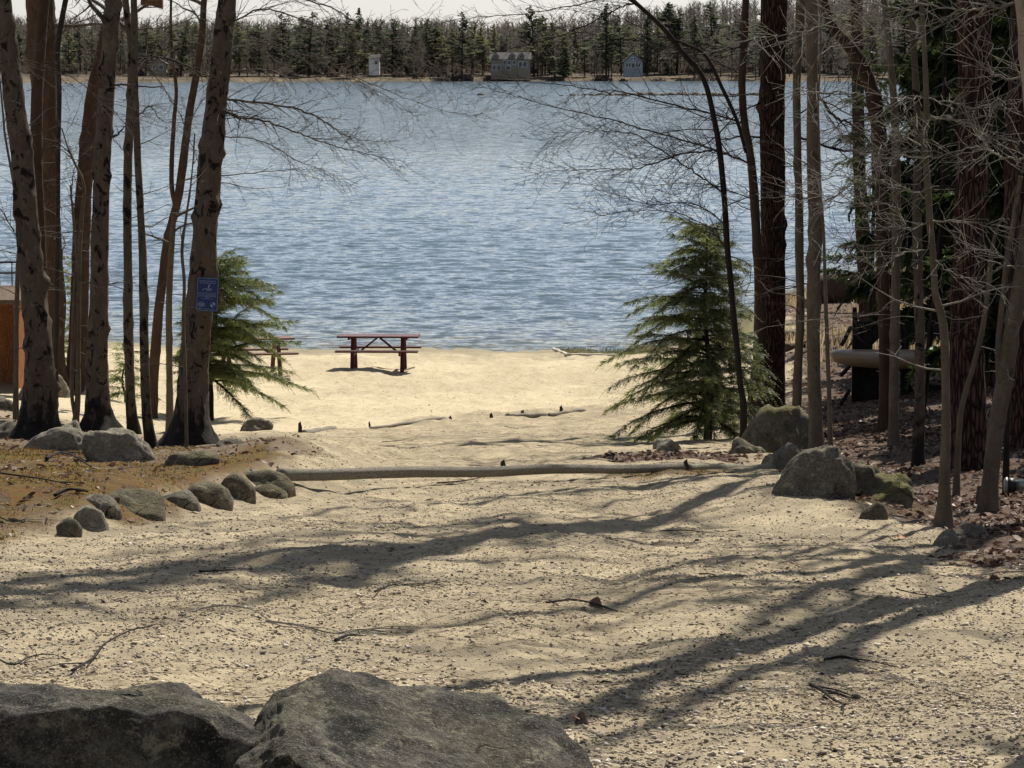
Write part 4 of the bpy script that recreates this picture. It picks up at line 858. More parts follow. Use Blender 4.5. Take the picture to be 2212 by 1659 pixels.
for px, top, kd in [(560, 52, 'fir'), (590, 58, 'pine'), (612, 36, 'fir'), (640, 48, 'pine'), (668, 30, 'pine'), (700, 34, 'pine'), (722, 44, 'fir'), (742, 20, 'fir'), (773, 22, 'fir'), (800, 42, 'fir'), (820, 34, 'fir'), (846, 34, 'fir'),
    (893, 60, 'fir'), (915, 48, 'fir'), (935, 62, 'olive'), (955, 70, 'olive'), (978, 52, 'olive'), (1002, 30, 'pine'), (1020, 44, 'olive'), (1042, 50, 'olive'), (1068, 56, 'olive'), (1092, 72, 'pine'), (1150, 14, 'pine'), (1172, 24, 'fir'), (1195, 40, 'olive'),
    (1218, 62, 'fir'), (1240, 52, 'olive'), (1262, 80, 'fir'), (1180, 66, 'fir'), (1215, 90, 'fir'), (1312, 2, 'fir'), (1345, 30, 'pine'), (1400, 20, 'pine'), (1446, 4, 'fir'), (1465, 30, 'pine'), (1500, 30, 'pine'), (1540, 10, 'fir'),
    (20, 80, 'olive'), (45, 66, 'pine'), (72, 84, 'fir'), (150, 58, 'olive'), (178, 50, 'pine'), (200, 54, 'olive'), (262, 52, 'olive'), (300, 56, 'fir'), (318, 46, 'olive'), (345, 48, 'olive'), (372, 46, 'olive'), (390, 52, 'pine'), (405, 44, 'olive'),
    (520, 38, 'olive'), (540, 48, 'olive'), (340, 100, 'fir'), (510, 60, 'pine'), (760, 60, 'olive'), (790, 72, 'fir'), (845, 88, 'fir'), (865, 100, 'fir'), (895, 84, 'fir'), (1600, 30, 'pine'), (1640, 20, 'fir'), (1700, 40, 'pine'), (1790, 30, 'pine'), (1840, 20, 'olive'), (1880, 30, 'pine'), (1950, 20, 'pine'), (2020, 30, 'fir'), (2120, 20, 'pine')]:
    if kd == 'fir' and int(px) % 5 < 3: kd = 'pine'
    far_con(px+rng.uniform(-4, 4), top+rng.uniform(-6, 12), kd)
for i in range(95): far_con(rng.uniform(-40, 2200), rng.uniform(46, 112), rng.choice(('olive', 'pine', 'olive', 'fir')), rng.uniform(895, 1040))
def far_bare_mesh(seed):
    r_ = random.Random(seed); t = MB(); far_bare(t, 0, 0, 0, 11, r_, 46, .09); o = t.build('bare', M_FARB, None, False); me = o.data; me.name = 'bare_tree'; bpy.data.objects.remove(o); return me
FB = [far_bare_mesh(500+i) for i in range(5)]
for i in range(120):
    Y_ = rng.uniform(868, 940); px = rng.uniform(-60, 2260); x = (px-1106)/FPX*Y_
    o = bpy.data.objects.new('bare_tree', rng.choice(FB)); C.collection.objects.link(o); o.location = (x, Y_, float(hillz(x, Y_))); sc = rng.uniform(.7, 1.15); o.scale = (sc, sc, sc); o.rotation_euler = (0, 0, rng.uniform(0, 6))
    tag(o, 'leafless grey-brown tree on the far shore', 'tree', 'leafless trees along the far shore')
um = MB()
for i in range(5200):                                       # brush under the trees
    Y_ = rng.uniform(874, 1000); px = rng.uniform(-300, 2500); x = (px-1106)/FPX*Y_; z = float(hillz(x, Y_)); l_ = rng.uniform(.5, 1.7)
    if z < 1.5: continue
    for q in range(3): um.add([(x-l_*.35+q*.4, Y_+q*.3, z-.1), (x+l_*.35+q*.4, Y_+q*.3, z-.1), (x+rng.uniform(-.5, .5)+q*.4, Y_+q*.3, z+l_*rng.uniform(.7, 1.3))], [(0, 1, 2)])
o = um.build('far_undergrowth', M_FARBUSH, None, False); tag(o, 'dark brush under the trees of the far shore', 'undergrowth', None, 'stuff')
wm = MB()
for i in range(2600):
    Y_ = rng.uniform(905, 1420); px = rng.uniform(-260, 2500); x = (px-1106)/FPX*Y_; far_bare(wm, x, Y_, float(hillz(x, Y_)), rng.uniform(7, 12.5), rng, 22, .15)
o = wm.build('distant_woods', M_FARB, None, False); tag(o, 'mass of leafless woods covering the far hill', 'woods', None, 'stuff')
for i, (px, wd, ht) in enumerate([(945, 44, 24), (985, 44, 22), (905, 30, 18), (720, 30, 12), (1300, 46, 16), (1345, 30, 14), (1420, 40, 16), (1200, 40, 18), (1060, 30, 10), (380, 40, 14), (620, 30, 12), (1520, 60, 18), (1600, 50, 16), (240, 50, 14), (1010, 26, 16), (860, 30, 12), (430, 40, 14), (300, 30, 12)]):
    Y_ = 866+rng.uniform(0, 8); x = (px-1106)/FPX*Y_; z = float(hillz(x, Y_)); q = Y_/FPX; b = MB()
    for k in range(160):
        a = rng.uniform(0, 6.28); rr_ = wd/2*q*math.sqrt(rng.random()); h0 = ht*q*rng.uniform(0, .9)*(1-(rr_/(wd/2*q))**2*.6); cx, cy = math.cos(a)*rr_, math.sin(a)*rr_*.6; l_ = rng.uniform(.3, .8)
        b.add([(x+cx-l_*.4, Y_+cy, z+h0), (x+cx+l_*.4, Y_+cy+.2, z+h0+.1), (x+cx+rng.uniform(-.4, .4), Y_+cy, z+h0+l_)], [(0, 1, 2)])
    o = b.build('bush', M_FARBUSH, None, False, loc=(x, Y_, z)); tag(o, 'dark leafless bush at the far waterline', 'bush', 'bushes along the far waterline')

M_H1 = plain('house_shingle', (.26, .215, .155), .9, 0, .1); M_H2 = plain('house_blue_grey', (.30, .30, .31), .9, 0, .1); M_WHT = plain('white_paint', (.78, .78, .75), .7, 0, .2, .06)
M_ROOF = plain('roof_shingle', (.09, .085, .085), .9, 0, .1); M_WIN = plain('window_dark_glass', (.03, .04, .05), .15, 0, .5); M_TRIM = plain('house_trim', (.62, .61, .58), .8, 0, .2, .08)
def prism(mb, poly, y0, y1):
    """poly in x,z, pulled along y"""
    n = len(poly); vs = [(x, y0, z) for x, z in poly]+[(x, y1, z) for x, z in poly]
    mb.add(vs, [tuple(range(n)), tuple(range(2*n-1, n-1, -1))]+[(i, i+n, (i+1) % n+n, (i+1) % n) for i in range(n)])
def build_local(mb, name, mat, parent, smooth=False): return mb.build(name, mat, parent, smooth, loc=(0, 0, 0))
def house(px, zb, Y_, W, D_, Hw, Hr, mat, label, gable=False, dorm=(), wins=(), rz=0):
    x = (px-1106)/FPX*Y_; h = empty('house', (x, Y_, zb), label, 'house', 'houses on the far shore', rz)
    b = MB(); b.box((0, 0, Hw/2-1), (W, D_, Hw+2)); r_ = MB()
    if gable:
        prism(b, [(-W/2, Hw+.0), (W/2, Hw), (0, Hw+Hr)], -D_/2+.01, D_/2-.01)
        for sg in (-1, 1): r_.bar((sg*(W/2+.4), 0, Hw-.25*1), (0, 0, Hw+Hr+.1), D_+.8, .18, Vector((0, 0, 1)))
    else:
        bb = MB()
        r_.add([(-W/2-.3, -D_/2-.4, Hw-.1), (W/2+.3, -D_/2-.4, Hw-.1), (W/2+.3, D_/2+.4, Hw-.1), (-W/2-.3, D_/2+.4, Hw-.1), (-W/2-.3, 0, Hw+Hr), (W/2+.3, 0, Hw+Hr)], [(0, 1, 5, 4), (2, 3, 4, 5), (0, 4, 3), (1, 2, 5), (0, 3, 2, 1)])
    build_local(b, 'wall', mat, h); rf = build_local(r_, 'roof', M_ROOF, h)
    for dx in dorm:
        d = MB(); prism(d, [(dx-.8, Hw+.05), (dx+.8, Hw+.05), (dx+.8, Hw+.9), (dx, Hw+1.6), (dx-.8, Hw+.9)], -D_/2-.1, 0); dd = build_local(d, 'dormer', mat, h)
        w_ = MB(); w_.box((dx, -D_/2-.13, Hw+.6), (.6, .06, .6)); build_local(w_, 'pane', M_WIN, dd)
    for wx_, wz_, ww, wh in wins:
        f = MB(); f.box((wx_, -D_/2-.04, wz_), (ww+.25, .08, wh+.25)); fo = build_local(f, 'window', M_TRIM, h)
        g_ = MB(); g_.box((wx_, -D_/2-.10, wz_), (ww, .05, wh)); build_local(g_, 'pane', M_WIN, fo)
    return h
house(1103, 2.4, 872, 9.6, 6, 3.0, 1.6, M_H1, 'long tan lakeside house with dormers, in the middle of the far shore', False, (-3.6, 0.4, 2.6), [(-4, .9, .7, 1.1), (-2.9, .9, .7, 1.1), (-1.5, 2.1, .6, .9), (-.3, 2.1, .6, .9), (.9, 2.1, .6, .9), (2.4, 1.7, .8, 1.2), (3.5, 1.7, .8, 1.2), (-.6, .8, 1.0, .9)])
house(1366, 2.9, 872, 4.6, 5, 1.9, 2.0, M_H2, 'small blue-grey gabled cottage right of the long tan house', True, (), [(-1.5, 1.0, .45, .9), (-.85, 1.0, .45, .9), (0, .9, .8, 1.1), (.85, 1.0, .45, .9), (1.5, 1.0, .45, .9), (-.3, 2.5, .35, .6), (.3, 2.5, .35, .6)])
house(810, 3.4, 880, 2.6, 4, 2.2, .9, M_WHT, 'bright white cottage glimpsed between dark spruces on the far shore', False, (), [(.5, 1.1, .6, .7)])
house(345, 2.4, 872, 4.2, 4, 1.9, 1.2, M_H1, 'tan boathouse behind the left trunks on the far shore', True, (), [(-.8, 1.0, .6, .7), (.9, 1.0, 1.0, 1.1)])

# stone jetty
for i in range(58):
    px = 1236+i*7.4+rng.uniform(-3, 3); big = ss(1236, 1340, px); Y_ = 597+rng.uniform(-5, 6); x = (px-1106)/FPX*Y_; rr_ = rng.uniform(.28, .62)*(.55+.55*float(big))
    rock('jetty_rock', (x, Y_, .02), (rr_*1.25, rr_, rr_*.8), 'far', 'brown rock of the low stone jetty', 'rock', 'rocks of the jetty', 600+i, 2)
for px, Y_, w_ in [(1041, 600, .8), (1213, 590, .4), (1150, 580, .3), (1125, 575, .25)]:
    rock('jetty_rock', ((px-1106)/FPX*Y_, Y_, .0), (w_, w_*.8, w_*.5), 'far', 'lone rock in the lake left of the stone jetty', 'rock', 'lone rocks in the lake', 660+px, 3)

# ------------------------------------------------------------------ picnic tables
M_RED = wood_mat('table_red_stain', (.075, .014, .013), (.14, .030, .026), (.35, 3, 3), .5, 1, .3)
M_BRN = wood_mat('table_brown_stain', (.13, .055, .035), (.24, .11, .07), (.35, 3, 3), .6, 1, .3)
M_GRYT = wood_mat('table_pale_brown', (.20, .12, .085), (.42, .30, .22), (.35, 3, 3), .55, 1, .4)  # palest of the three table woods
def picnic_table(loc, rz, mat, label):
    t = empty('picnic_table', loc, label, 'table', 'picnic tables on the beach', rz)
    m_ = MB()
    for k in range(5): m_.box((0, -.30+.15*k, .745), (1.83, .138, .04))
    for sx_ in (-.56, .56): m_.box((sx_+(.09 if sx_ > 0 else -.09), 0, .70), (.04, .68, .045))
    build_local(m_, 'tabletop', mat, t)
    for sy in (-1, 1):
        m_ = MB(); m_.box((0, sy*.56, .445), (1.85, .125, .04)); m_.box((0, sy*.695, .445), (1.85, .125, .04)); build_local(m_, 'bench_seat', mat, t)
    for sx_ in (-.56, .56):
        for sy in (-1, 1):
            m_ = MB(); m_.bar((sx_, sy*.52, -.06), (sx_, sy*.20, .725), .04, .09, Vector((1, 0, 0))); build_local(m_, 'leg', mat, t)
        m_ = MB(); m_.bar((sx_-math.copysign(.043, sx_), -.74, .385), (sx_-math.copysign(.043, sx_), .74, .385), .04, .075); build_local(m_, 'seat_beam', mat, t)
        m_ = MB(); m_.bar((sx_*.80, 0, .37), (sx_*.06, 0, .70), .085, .04); build_local(m_, 'brace', mat, t)
    return t
g1 = G(818, 797); picnic_table((g1.x, g1.y, g1.z), R(-2), M_RED, 'dark red picnic table seen whole at the water edge')
g2 = G(545, 806); picnic_table((g2.x-.02, g2.y, g2.z), R(14), M_BRN, 'brown picnic table half hidden by the left hemlock')
g3 = G(1528, 800); picnic_table((g3.x, g3.y, g3.z), R(-10), M_GRYT, 'pale picnic table showing through the right hemlock')

# ------------------------------------------------------------------ blue sign
T7 = TREES['T7']; sy_ = T7['Y']-.235
M_BLUE = plain('sign_blue', (.004, .020, .125), .35, 0, .4, .12, 8); M_SW = plain('sign_white', (.30, .36, .50), .5, 0, .3, .1)
sc_ = P(448, 636, sy_); sgn = empty('sign', sc_, 'small blue notice board with white lettering nailed to the largest left trunk', 'sign'); sgn.rotation_euler = (R(-3), R(3.2), 0)
def rrect(w_, h_, r_, n=6):
    out = []
    for cx, cz, a0 in ((w_/2-r_, h_/2-r_, 0), (-w_/2+r_, h_/2-r_, 90), (-w_/2+r_, -h_/2+r_, 180), (w_/2-r_, -h_/2+r_, 270)):
        for k in range(n+1): a = R(a0+90*k/n); out.append((cx+r_*math.cos(a), cz+r_*math.sin(a)))
    return out
m_ = MB(); prism(m_, rrect(.305, .475, .03), 0, .006); build_local(m_, 'panel', M_BLUE, sgn)
m_ = MB(); o_ = rrect(.292, .462, .026); i_ = rrect(.284, .454, .022); n = len(o_)
m_.add([(x, -.0025, z) for x, z in o_]+[(x, -.0025, z) for x, z in i_], [(k, (k+1) % n, (k+1) % n+n, k+n) for k in range(n)]); build_local(m_, 'border', M_SW, sgn)
def textrow(mb, z, x0, x1, h_, rng, thin=1.0):
    x = x0
    while x < x1:
        wl = rng.randint(2, 8)
        for k in range(wl):
            if x > x1: break
            cw = h_*rng.uniform(.35, .6); kind = rng.randrange(4); st = h_*.2*thin
            if kind != 2: mb.box((x+st/2, -.003, z), (st, .002, h_))
            if kind in (0, 1): mb.box((x+cw/2, -.003, z+h_*.4), (cw, .002, st))
            if kind in (1, 2): mb.box((x+cw/2, -.0032, z-h_*.4), (cw, .002, st))
            if kind in (2, 3): mb.box((x+cw*.8, -.0034, z), (st, .002, h_*.9))
            x += cw*1.35
        x += h_*.5
m_ = MB(); r9 = random.Random(9)
textrow(m_, .187, -.125, .118, .0125, r9); textrow(m_, .160, -.112, .105, .0125, r9)
for z, a, b in ((.02, -.135, .125), (.002, -.12, .11), (-.014, -.135, .125), (-.03, -.125, .12), (-.046, -.035, .03), (-.062, -.09, .08), (-.205, -.12, .11)): textrow(m_, z, a, b, .0085, r9)
build_local(m_, 'lettering', M_SW, sgn)
m_ = MB()
def disc(mb, cx, cz, rx, rz_, y=-.003, a0=0, a1=360, n=20):
    vs = [(cx, y, cz)]+[(cx+rx*math.cos(R(a0+(a1-a0)*k/n)), y, cz+rz_*math.sin(R(a0+(a1-a0)*k/n))) for k in range(n+1)]
    mb.add(vs, [(0, k+1, k+2) for k in range(n)])
disc(m_, .02, .128, .011, .012)
m_.bar((.018, -.003, .115), (.004, -.003, .085), .012, .003, Vector((0, 1, 0)))
for a, b in (((-.075, .062), (-.045, .078)), ((-.045, .078), (-.01, .076)), ((-.01, .076), (.01, .09)), ((-.06, .050), (-.075, .062)), ((-.02, .055), (.03, .057)), ((.02, .082), (.06, .078)), ((.04, .055), (.062, .078)), ((.0, .065), (.035, .075))):
    m_.bar((a[0], -.003, a[1]), (b[0], -.003, b[1]), .007, .003, Vector((0, 1, 0)))
build_local(m_, 'swimmer_symbol', M_SW, sgn)
m_ = MB()
for a0 in (0, 180): disc(m_, .083, -.142, .036, .036, -.003, a0, a0+90, 8)
for k in range(20):
    a, b = R(18*k), R(18*k+18); m_.bar((.083+.035*math.cos(a), -.0045, -.142+.035*math.sin(a)), (.083+.035*math.cos(b), -.0045, -.142+.035*math.sin(b)), .003, .002, Vector((0, 1, 0)))
build_local(m_, 'round_seal', M_SW, sgn)
m_ = MB()
for k in range(16):
    a, b = R(22.5*k), R(22.5*k+22.5); m_.bar((-.085+.042*math.cos(a), -.003, -.143+.032*math.sin(a)), (-.085+.042*math.cos(b), -.003, -.143+.032*math.sin(b)), .005, .002, Vector((0, 1, 0)))
for z in (-.132, -.143, -.155): m_.bar((-.112, -.003, z), (-.03, -.003, z-.002), .005, .002, Vector((0, 1, 0)))
build_local(m_, 'oval_logo', M_SW, sgn)
for z in (.215, -.222):
    m_ = MB(); m_.tube([Vector((0, -.008, z)), Vector((0, .30, z))], [.005, .005], 8, True); build_local(m_, 'nail', plain('nail_steel', (.3, .3, .3), .4, .8), sgn)

# ------------------------------------------------------------------ logs and timbers
M_LOG = wood_mat('weathered_pole', (.16, .135, .10), (.50, .45, .36), (.5, 9, 9), .9, .9)
M_LOGY = wood_mat('yellow_pole', (.27, .25, .17), (.46, .43, .30), (.2, 4, 4), .8); M_DKW = plain('dark_wet_wood', (.035, .028, .022), .8, 0, .2, .4)
def log_between(a, b, ra, rb, mat, name, label, cat='log', group=None, seed=1, sag=.0, n=18, cuts=14):
    rng = random.Random(seed); a = Vector(a); b = Vector(b); pth = []
    for k in range(cuts*6+1):
        t = k/(cuts*6); p = a.lerp(b, t); p.z += -sag*math.sin(t*math.pi)+.006*math.sin(t*17+seed); p.y += .01*math.sin(t*9+seed); pth.append((p, ra+(rb-ra)*t))
    mb = MB(); vs = []; d = (b-a).normalized(); u = d.cross(Vector((0, 0, 1))).normalized(); v_ = u.cross(d); m2 = len(pth)
    for p, rr_ in pth:
        for k in range(n):
            th = 2*math.pi*k/n; nn = mnoise.noise(Vector((math.cos(th)*1.6, math.sin(th)*1.6, p.x*.9+seed)))*.14+mnoise.noise(Vector((math.cos(th)*7, math.sin(th)*7, p.x*.5+seed)))*.11+mnoise.noise(Vector((math.cos(th)*2, math.sin(th)*2, p.x*5+seed)))*.07
            vs.append(tuple(p+(u*math.cos(th)+v_*math.sin(th))*rr_*(1+nn)))
    mb.add(vs, [(i*n+k, (i+1)*n+k, (i+1)*n+(k+1) % n, i*n+(k+1) % n) for i in range(m2-1) for k in range(n)]+[tuple(range(n)), tuple(range(m2*n-1, (m2-1)*n-1, -1))])
    o = mb.build(name, mat, None, True, loc=a); return tag(o, label, cat, group)
def on(px, py, r_, up=.75): q = G(px, py); return Vector((q.x, q.y+r_, q.z+r_*up))
LA = on(602, 1039, .060, .5); LB = on(1480, 1018, .05, .5); log_between(LA, LB, .058, .043, M_LOG, 'log', 'long grey weathered barrier log lying across the sandy drive', 'log', None, 3)
LC = on(1488, 1018, .046, .5); LD = on(1672, 1014, .046, .5); log_between(LC, LD, .050, .047, M_LOGY, 'log', 'short yellowish pole continuing the barrier log to the sloping boulder', 'log', None, 5)
for px, py, h_, w_, lb_ in [(1087, 1024, .13, .035, 'dark pointed stake holding the middle of the barrier log'), (1482, 1018, .09, .03, 'dark stake between the long grey log and the yellowish pole'),
    (648, 942, .15, .034, 'black stake at the left end of the buried beach timbers'), (1061, 900, .085, .035, 'small dark stake, left of three on the beach edge'), (1129, 896, .10, .045, 'small dark stake, middle of three on the beach edge'), (1212, 890, .085, .035, 'small dark stake, right of three on the beach edge'),
    (798, 917, .07, .02, 'tiny dark stake alone on the beach edge'), (973, 886+20, .06, .03, 'tiny dark stump left of the three stakes on the beach edge')]:
    q = G(px, py); mb = MB(); r8 = random.Random(px)
    if py > 1000: q.y += -.0 if py < 1000 else .0
    yy_ = q.y+(.0 if py < 1000 else .02)
    mb.tube([Vector((q.x, yy_, q.z-.1)), Vector((q.x+.004, yy_, q.z+h_*.6)), Vector((q.x-.004, yy_, q.z+h_)), Vector((q.x+w_*.3, yy_, q.z+h_+.03))], [w_, w_*.95, w_*.7, .004], 7, True)
    o = mb.build('stake', M_DKW, None, False, loc=q); tag(o, lb_, 'stake', 'stakes holding logs and timbers')
for a, b, r_, lb_ in [((655, 940), (722, 925), .05, 'half-buried timber beside the black stake'), ((1095, 901), (1180, 895), .05, 'half-buried pale timber between the three small stakes'), ((1185, 895), (1262, 889), .045, 'half-buried timber running under the right hemlock'), ((800, 922), (960, 908), .03, 'barely showing timber along the beach edge')]:
    A_ = on(*a, r_, .05); B_ = on(*b, r_, .05); log_between(A_, B_, r_, r_, M_LOG, 'timber', lb_, 'timber', 'timbers edging the beach', 7, 0, 10, 5)
A_ = on(1196, 757, .04, .5); B_ = on(1228, 771, .04, .5); log_between(A_, B_, .045, .045, plain('pale_plank', (.5, .45, .36), .8), 'timber', 'pale timber beside the grassy patch at the waterline', 'timber', 'timbers edging the beach', 9, 0, 8, 4)
A_ = on(1232, 771, .04, .5); B_ = on(1330, 771, .04, .5); log_between(A_, B_, .04, .04, plain('pale_plank_2', (.5, .45, .36), .8), 'timber', 'pale timber along the near side of the grassy patch', 'timber', 'timbers edging the beach', 10, 0, 8, 4)
A_ = on(1765, 655, .38, .9); B_ = on(1912, 652, .4, .9); log_between(A_, B_, .46, .40, BARK['red'], 'fallen_trunk', 'big brown fallen trunk at the waterline beyond the kayak', 'trunk', None, 13, 0, 22, 8)
A_ = on(1700, 757, .1, .6); B_ = on(1842, 742, .1, .8); log_between(A_, B_, .12, .10, BARK['red'], 'fallen_trunk', 'thin brown fallen trunk lying behind the kayak tip', 'trunk', None, 14, 0, 14, 8)
q = G(2113, 1097); mb = MB(); mb.tube([Vector((q.x, q.y, q.z-.1)), Vector((q.x, q.y, q.z+.1)), Vector((q.x+.01, q.y, q.z+.2))], [.028, .024, .02], 9, True); o = mb.build('stump', BARK['sapling'], None, False, loc=q); tag(o, 'broken pale stub at the foot of the pale spotted trunk', 'stump')

# ------------------------------------------------------------------ kayak on its rack
M_KAY = plain('kayak_tan_plastic', (.30, .225, .15), .32, 0, .5, .08, 6); M_RIM = plain('kayak_dark_rim', (.10, .075, .05), .5)
M_BLK = wood_mat('rack_dark_wood', (.010, .009, .009), (.030, .026, .024), (1, 1, .2), .8)
q = G(1860, 868); kY = q.y; kr = empty('kayak_rack', q, 'dark wooden rack under the tan kayak', 'rack')
def dpoly(pts, Y_): return [((p.x), (p.z)) for p in [P(a, b, Y_) for a, b in pts]]
def rackpart(name, pts, y0, y1):
    m_ = MB(); prism(m_, dpoly(pts, kY), kY+y0, kY+y1); return m_.build(name, M_BLK, kr, False)
rackpart('frame', [(1839, 868), (1842, 664), (1850, 664), (1853, 694), (1900, 694), (1900, 728), (1878, 751), (1876, 792), (1900, 806), (1903, 862)], -.05, .05)
rackpart('frame', [(1944, 935), (1946, 694), (1962, 694), (1964, 826), (1977, 850), (1978, 935)], .0, .10)
rackpart('beam', [(1900.5, 697), (2036, 700), (2036, 722), (1900.5, 719)], -.04, -.004); rackpart('beam', [(1978.5, 830), (2038, 832), (2038, 852), (1978.5, 850)], -.03, .04)
rackpart('beam', [(1866, 795), (2036, 798), (2036, 804), (1866, 801)], .12, .75)
for a, b in (((1838, 706), (1818, 746)), ((1836, 790), (1817, 811)), ((1835, 843), (1816, 873))):
    m_ = MB(); m_.bar(P(a[0], a[1], kY-.1), P(b[0], b[1], kY-.35), .05, .05); m_.build('arm', M_BLK, kr, False)
m_ = MB(); ky = kY-.36; kz = P(1900, 774, ky).z; x0 = P(1791, 770, ky).x; Lk = 3.3; nn_ = 44; vs = []; ns = 20
for i in range(nn_+1):
    t = i/nn_; e = max(0, 1-abs(2*t-1)**2.6); wd_ = .36*e**.5+.02; hb_ = .185*e**.30+.03; rk = .055*abs(2*t-1)**3
    for k in range(ns):
        th = 2*math.pi*k/ns; cy, cz = math.cos(th), math.sin(th); cz2 = cz*(.62 if cz > 0 else 1.0)
        vs.append((x0+Lk*t, ky+wd_*cy, kz+.02+rk+hb_*cz2*abs(1)*(1)))
m_.add(vs, [(i*ns+k, i*ns+(k+1) % ns, (i+1)*ns+(k+1) % ns, (i+1)*ns+k) for i in range(nn_) for k in range(ns)]+[tuple(range(ns))[::-1], tuple(nn_*ns+k for k in range(ns))])
kay = empty('kayak', (x0+1.6, ky, kz), 'tan kayak lying on the dark rack behind the slim trunks', 'kayak'); m_.build('hull', M_KAY, kay)
m_ = MB()
for k in range(28):
    a, b = R(360/28*k), R(360/28*(k+1)); m_.bar((x0+1.7+.5*math.cos(a), ky+.2*math.sin(a), kz+.125), (x0+1.7+.5*math.cos(b), ky+.2*math.sin(b), kz+.125), .03, .03)
m_.build('cockpit_rim', M_RIM, kay)
m_ = MB(); m_.tube([Vector((x0+.26, ky-.02, kz+.11)), Vector((x0+.32, ky-.05, kz+.14)), Vector((x0+.38, ky-.02, kz+.115))], [.012]*3, 6, True); m_.build('carry_handle', M_RIM, kay)
# grey tube at the right edge
q = G(2195, 1090); tb = empty('metal_tube', q, 'grey-green metal tube with a black collar poking in at the right edge', 'tube'); r_ = .068; yq = q.y; zq = P(2190, 1049, yq).z; xq = P(2180, 1049, yq).x
m_ = MB(); m_.tube([Vector((xq, yq, zq)), Vector((xq+1.3, yq+.1, zq))], [r_*.8, r_*.8], 24, True); m_.build('pipe', plain('grey_green_metal', (.26, .29, .23), .3, .6, .5, .1), tb)
m_ = MB(); m_.tube([Vector((xq-.02, yq, zq)), Vector((xq+.05, yq, zq))], [r_*1.05, r_*1.05], 24, True); m_.build('collar', plain('black_rubber', (.01, .01, .01), .5), tb)
m_ = MB(); m_.tube([Vector((xq-.045, yq, zq)), Vector((xq-.021, yq, zq))], [r_*.9, r_*1.18], 24, True); m_.build('end_rim', plain('worn_rim', (.22, .22, .19), .5, .4), tb)
for dx in (.35, .95):
    m_ = MB(); m_.bar((xq+dx, yq, zq-r_*.82), (xq+dx, yq, q.z-.25), .09, .09, Vector((0, 1, 0))); m_.build('support_block', M_DKW, tb, False)
# wooden shed wall at the left edge
M_ORG = wood_mat('shed_orange_boards', (.34, .125, .045), (.58, .26, .10), (3, 3, .3), .7, 1)
w0, w1 = G(-30, 872), G(57, 828); dv = (w1-w0).normalized(); sh = empty('shed', w1, 'low orange-brown plank shed with a leaf-strewn roof deck at the left edge', 'shed')
zb_ = min(w0.z, w1.z)-.2; zt_ = P(48, 626, w1.y).z; m_ = MB(); dxy = Vector((dv.x, dv.y, 0)).normalized(); nb_ = 26
for i in range(nb_):
    a = w1-dxy*(.165*i+.004); b = w1-dxy*(.165*(i+1)-.004); off = Vector((-dxy.y, dxy.x, 0))*(.012*(i % 2))
    m_.bar((a.x+off.x, a.y+off.y, (zb_+zt_)/2), (b.x+off.x, b.y+off.y, (zb_+zt_)/2), .03, zt_-zb_)
m_.build('plank_wall', M_ORG, sh, False)
pn = Vector((-dxy.y, dxy.x, 0)); pn = pn if pn.x < 0 else -pn
m_ = MB(); m_.bar(Vector((w1.x, w1.y, (zb_+zt_)/2))+pn*.02, Vector((w1.x, w1.y, (zb_+zt_)/2))+pn*2.2, .04, zt_-zb_); m_.build('side_wall', M_ORG, sh, False)
m_ = MB(); A_ = w1-dxy*4.3+pn*1.05; m_.bar((w1.x+pn.x*1.05+.05, w1.y+pn.y*1.05, zt_+.05), (A_.x, A_.y, zt_+.05), 2.3, .09); m_.build('roof_deck', wood_mat('leafy_deck', (.05, .032, .022), (.30, .21, .14), (6, 6, 6), .9), sh, False)
m_ = MB()
A_ = w1-dxy*.25
for hz_ in (.36, .58): a = A_-pn*.05; b = a+pn*3.2; m_.bar((a.x, a.y, zt_+hz_), (b.x, b.y, zt_+hz_), .035, .035)
for i in range(13): a = A_+pn*(.0+.25*i); m_.bar((a.x, a.y, zt_+.09), (a.x, a.y, zt_+.60), .022, .022, Vector((0, 1, 0)))
m_.build('railing', plain('black_metal', (.012, .012, .013), .5, .3), sh, False)
# birdhouse on the thin knobbly trunk
bp = P(328, 2, TREES['T5']['Y']-.12); bh = empty('birdhouse', bp, 'brown wooden birdhouse at the top edge, fixed to the close pair of knobbly trunks', 'birdhouse')
m_ = MB(); wv = [(-.14, .0), (-.07, -.0), (0, -.005), (.08, -.025), (.145, -.05), (.145, .26), (-.14, .26)]; wv = [(x, z-.06) for x, z in wv]; prism(m_, wv, -.07, .07); build_local(m_, 'box', wood_mat('birdhouse_wood', (.14, .075, .04), (.27, .16, .09), (.3, 3, 3)), bh)
m_ = MB(); m_.box((0, 0, .215), (.36, .24, .025)); build_local(m_, 'roof', M_LOGY, bh)
m_ = MB(); m_.box((-.16, .02, .07), (.035, .06, .10)); build_local(m_, 'bracket', M_DKW, bh)
tp = P(121, 514, TREES['T2']['Y']-.24); mb = MB(); mb.box(tp, (.085, .006, .06)); mb.tube([tp, tp+Vector((0, .2, 0))], [.003, .003], 6); o = mb.build('trail_marker', plain('marker_green', (.10, .20, .19), .6), None, False, loc=tp); tag(o, 'tiny grey-green tag nailed to the thick brown trunk', 'marker')

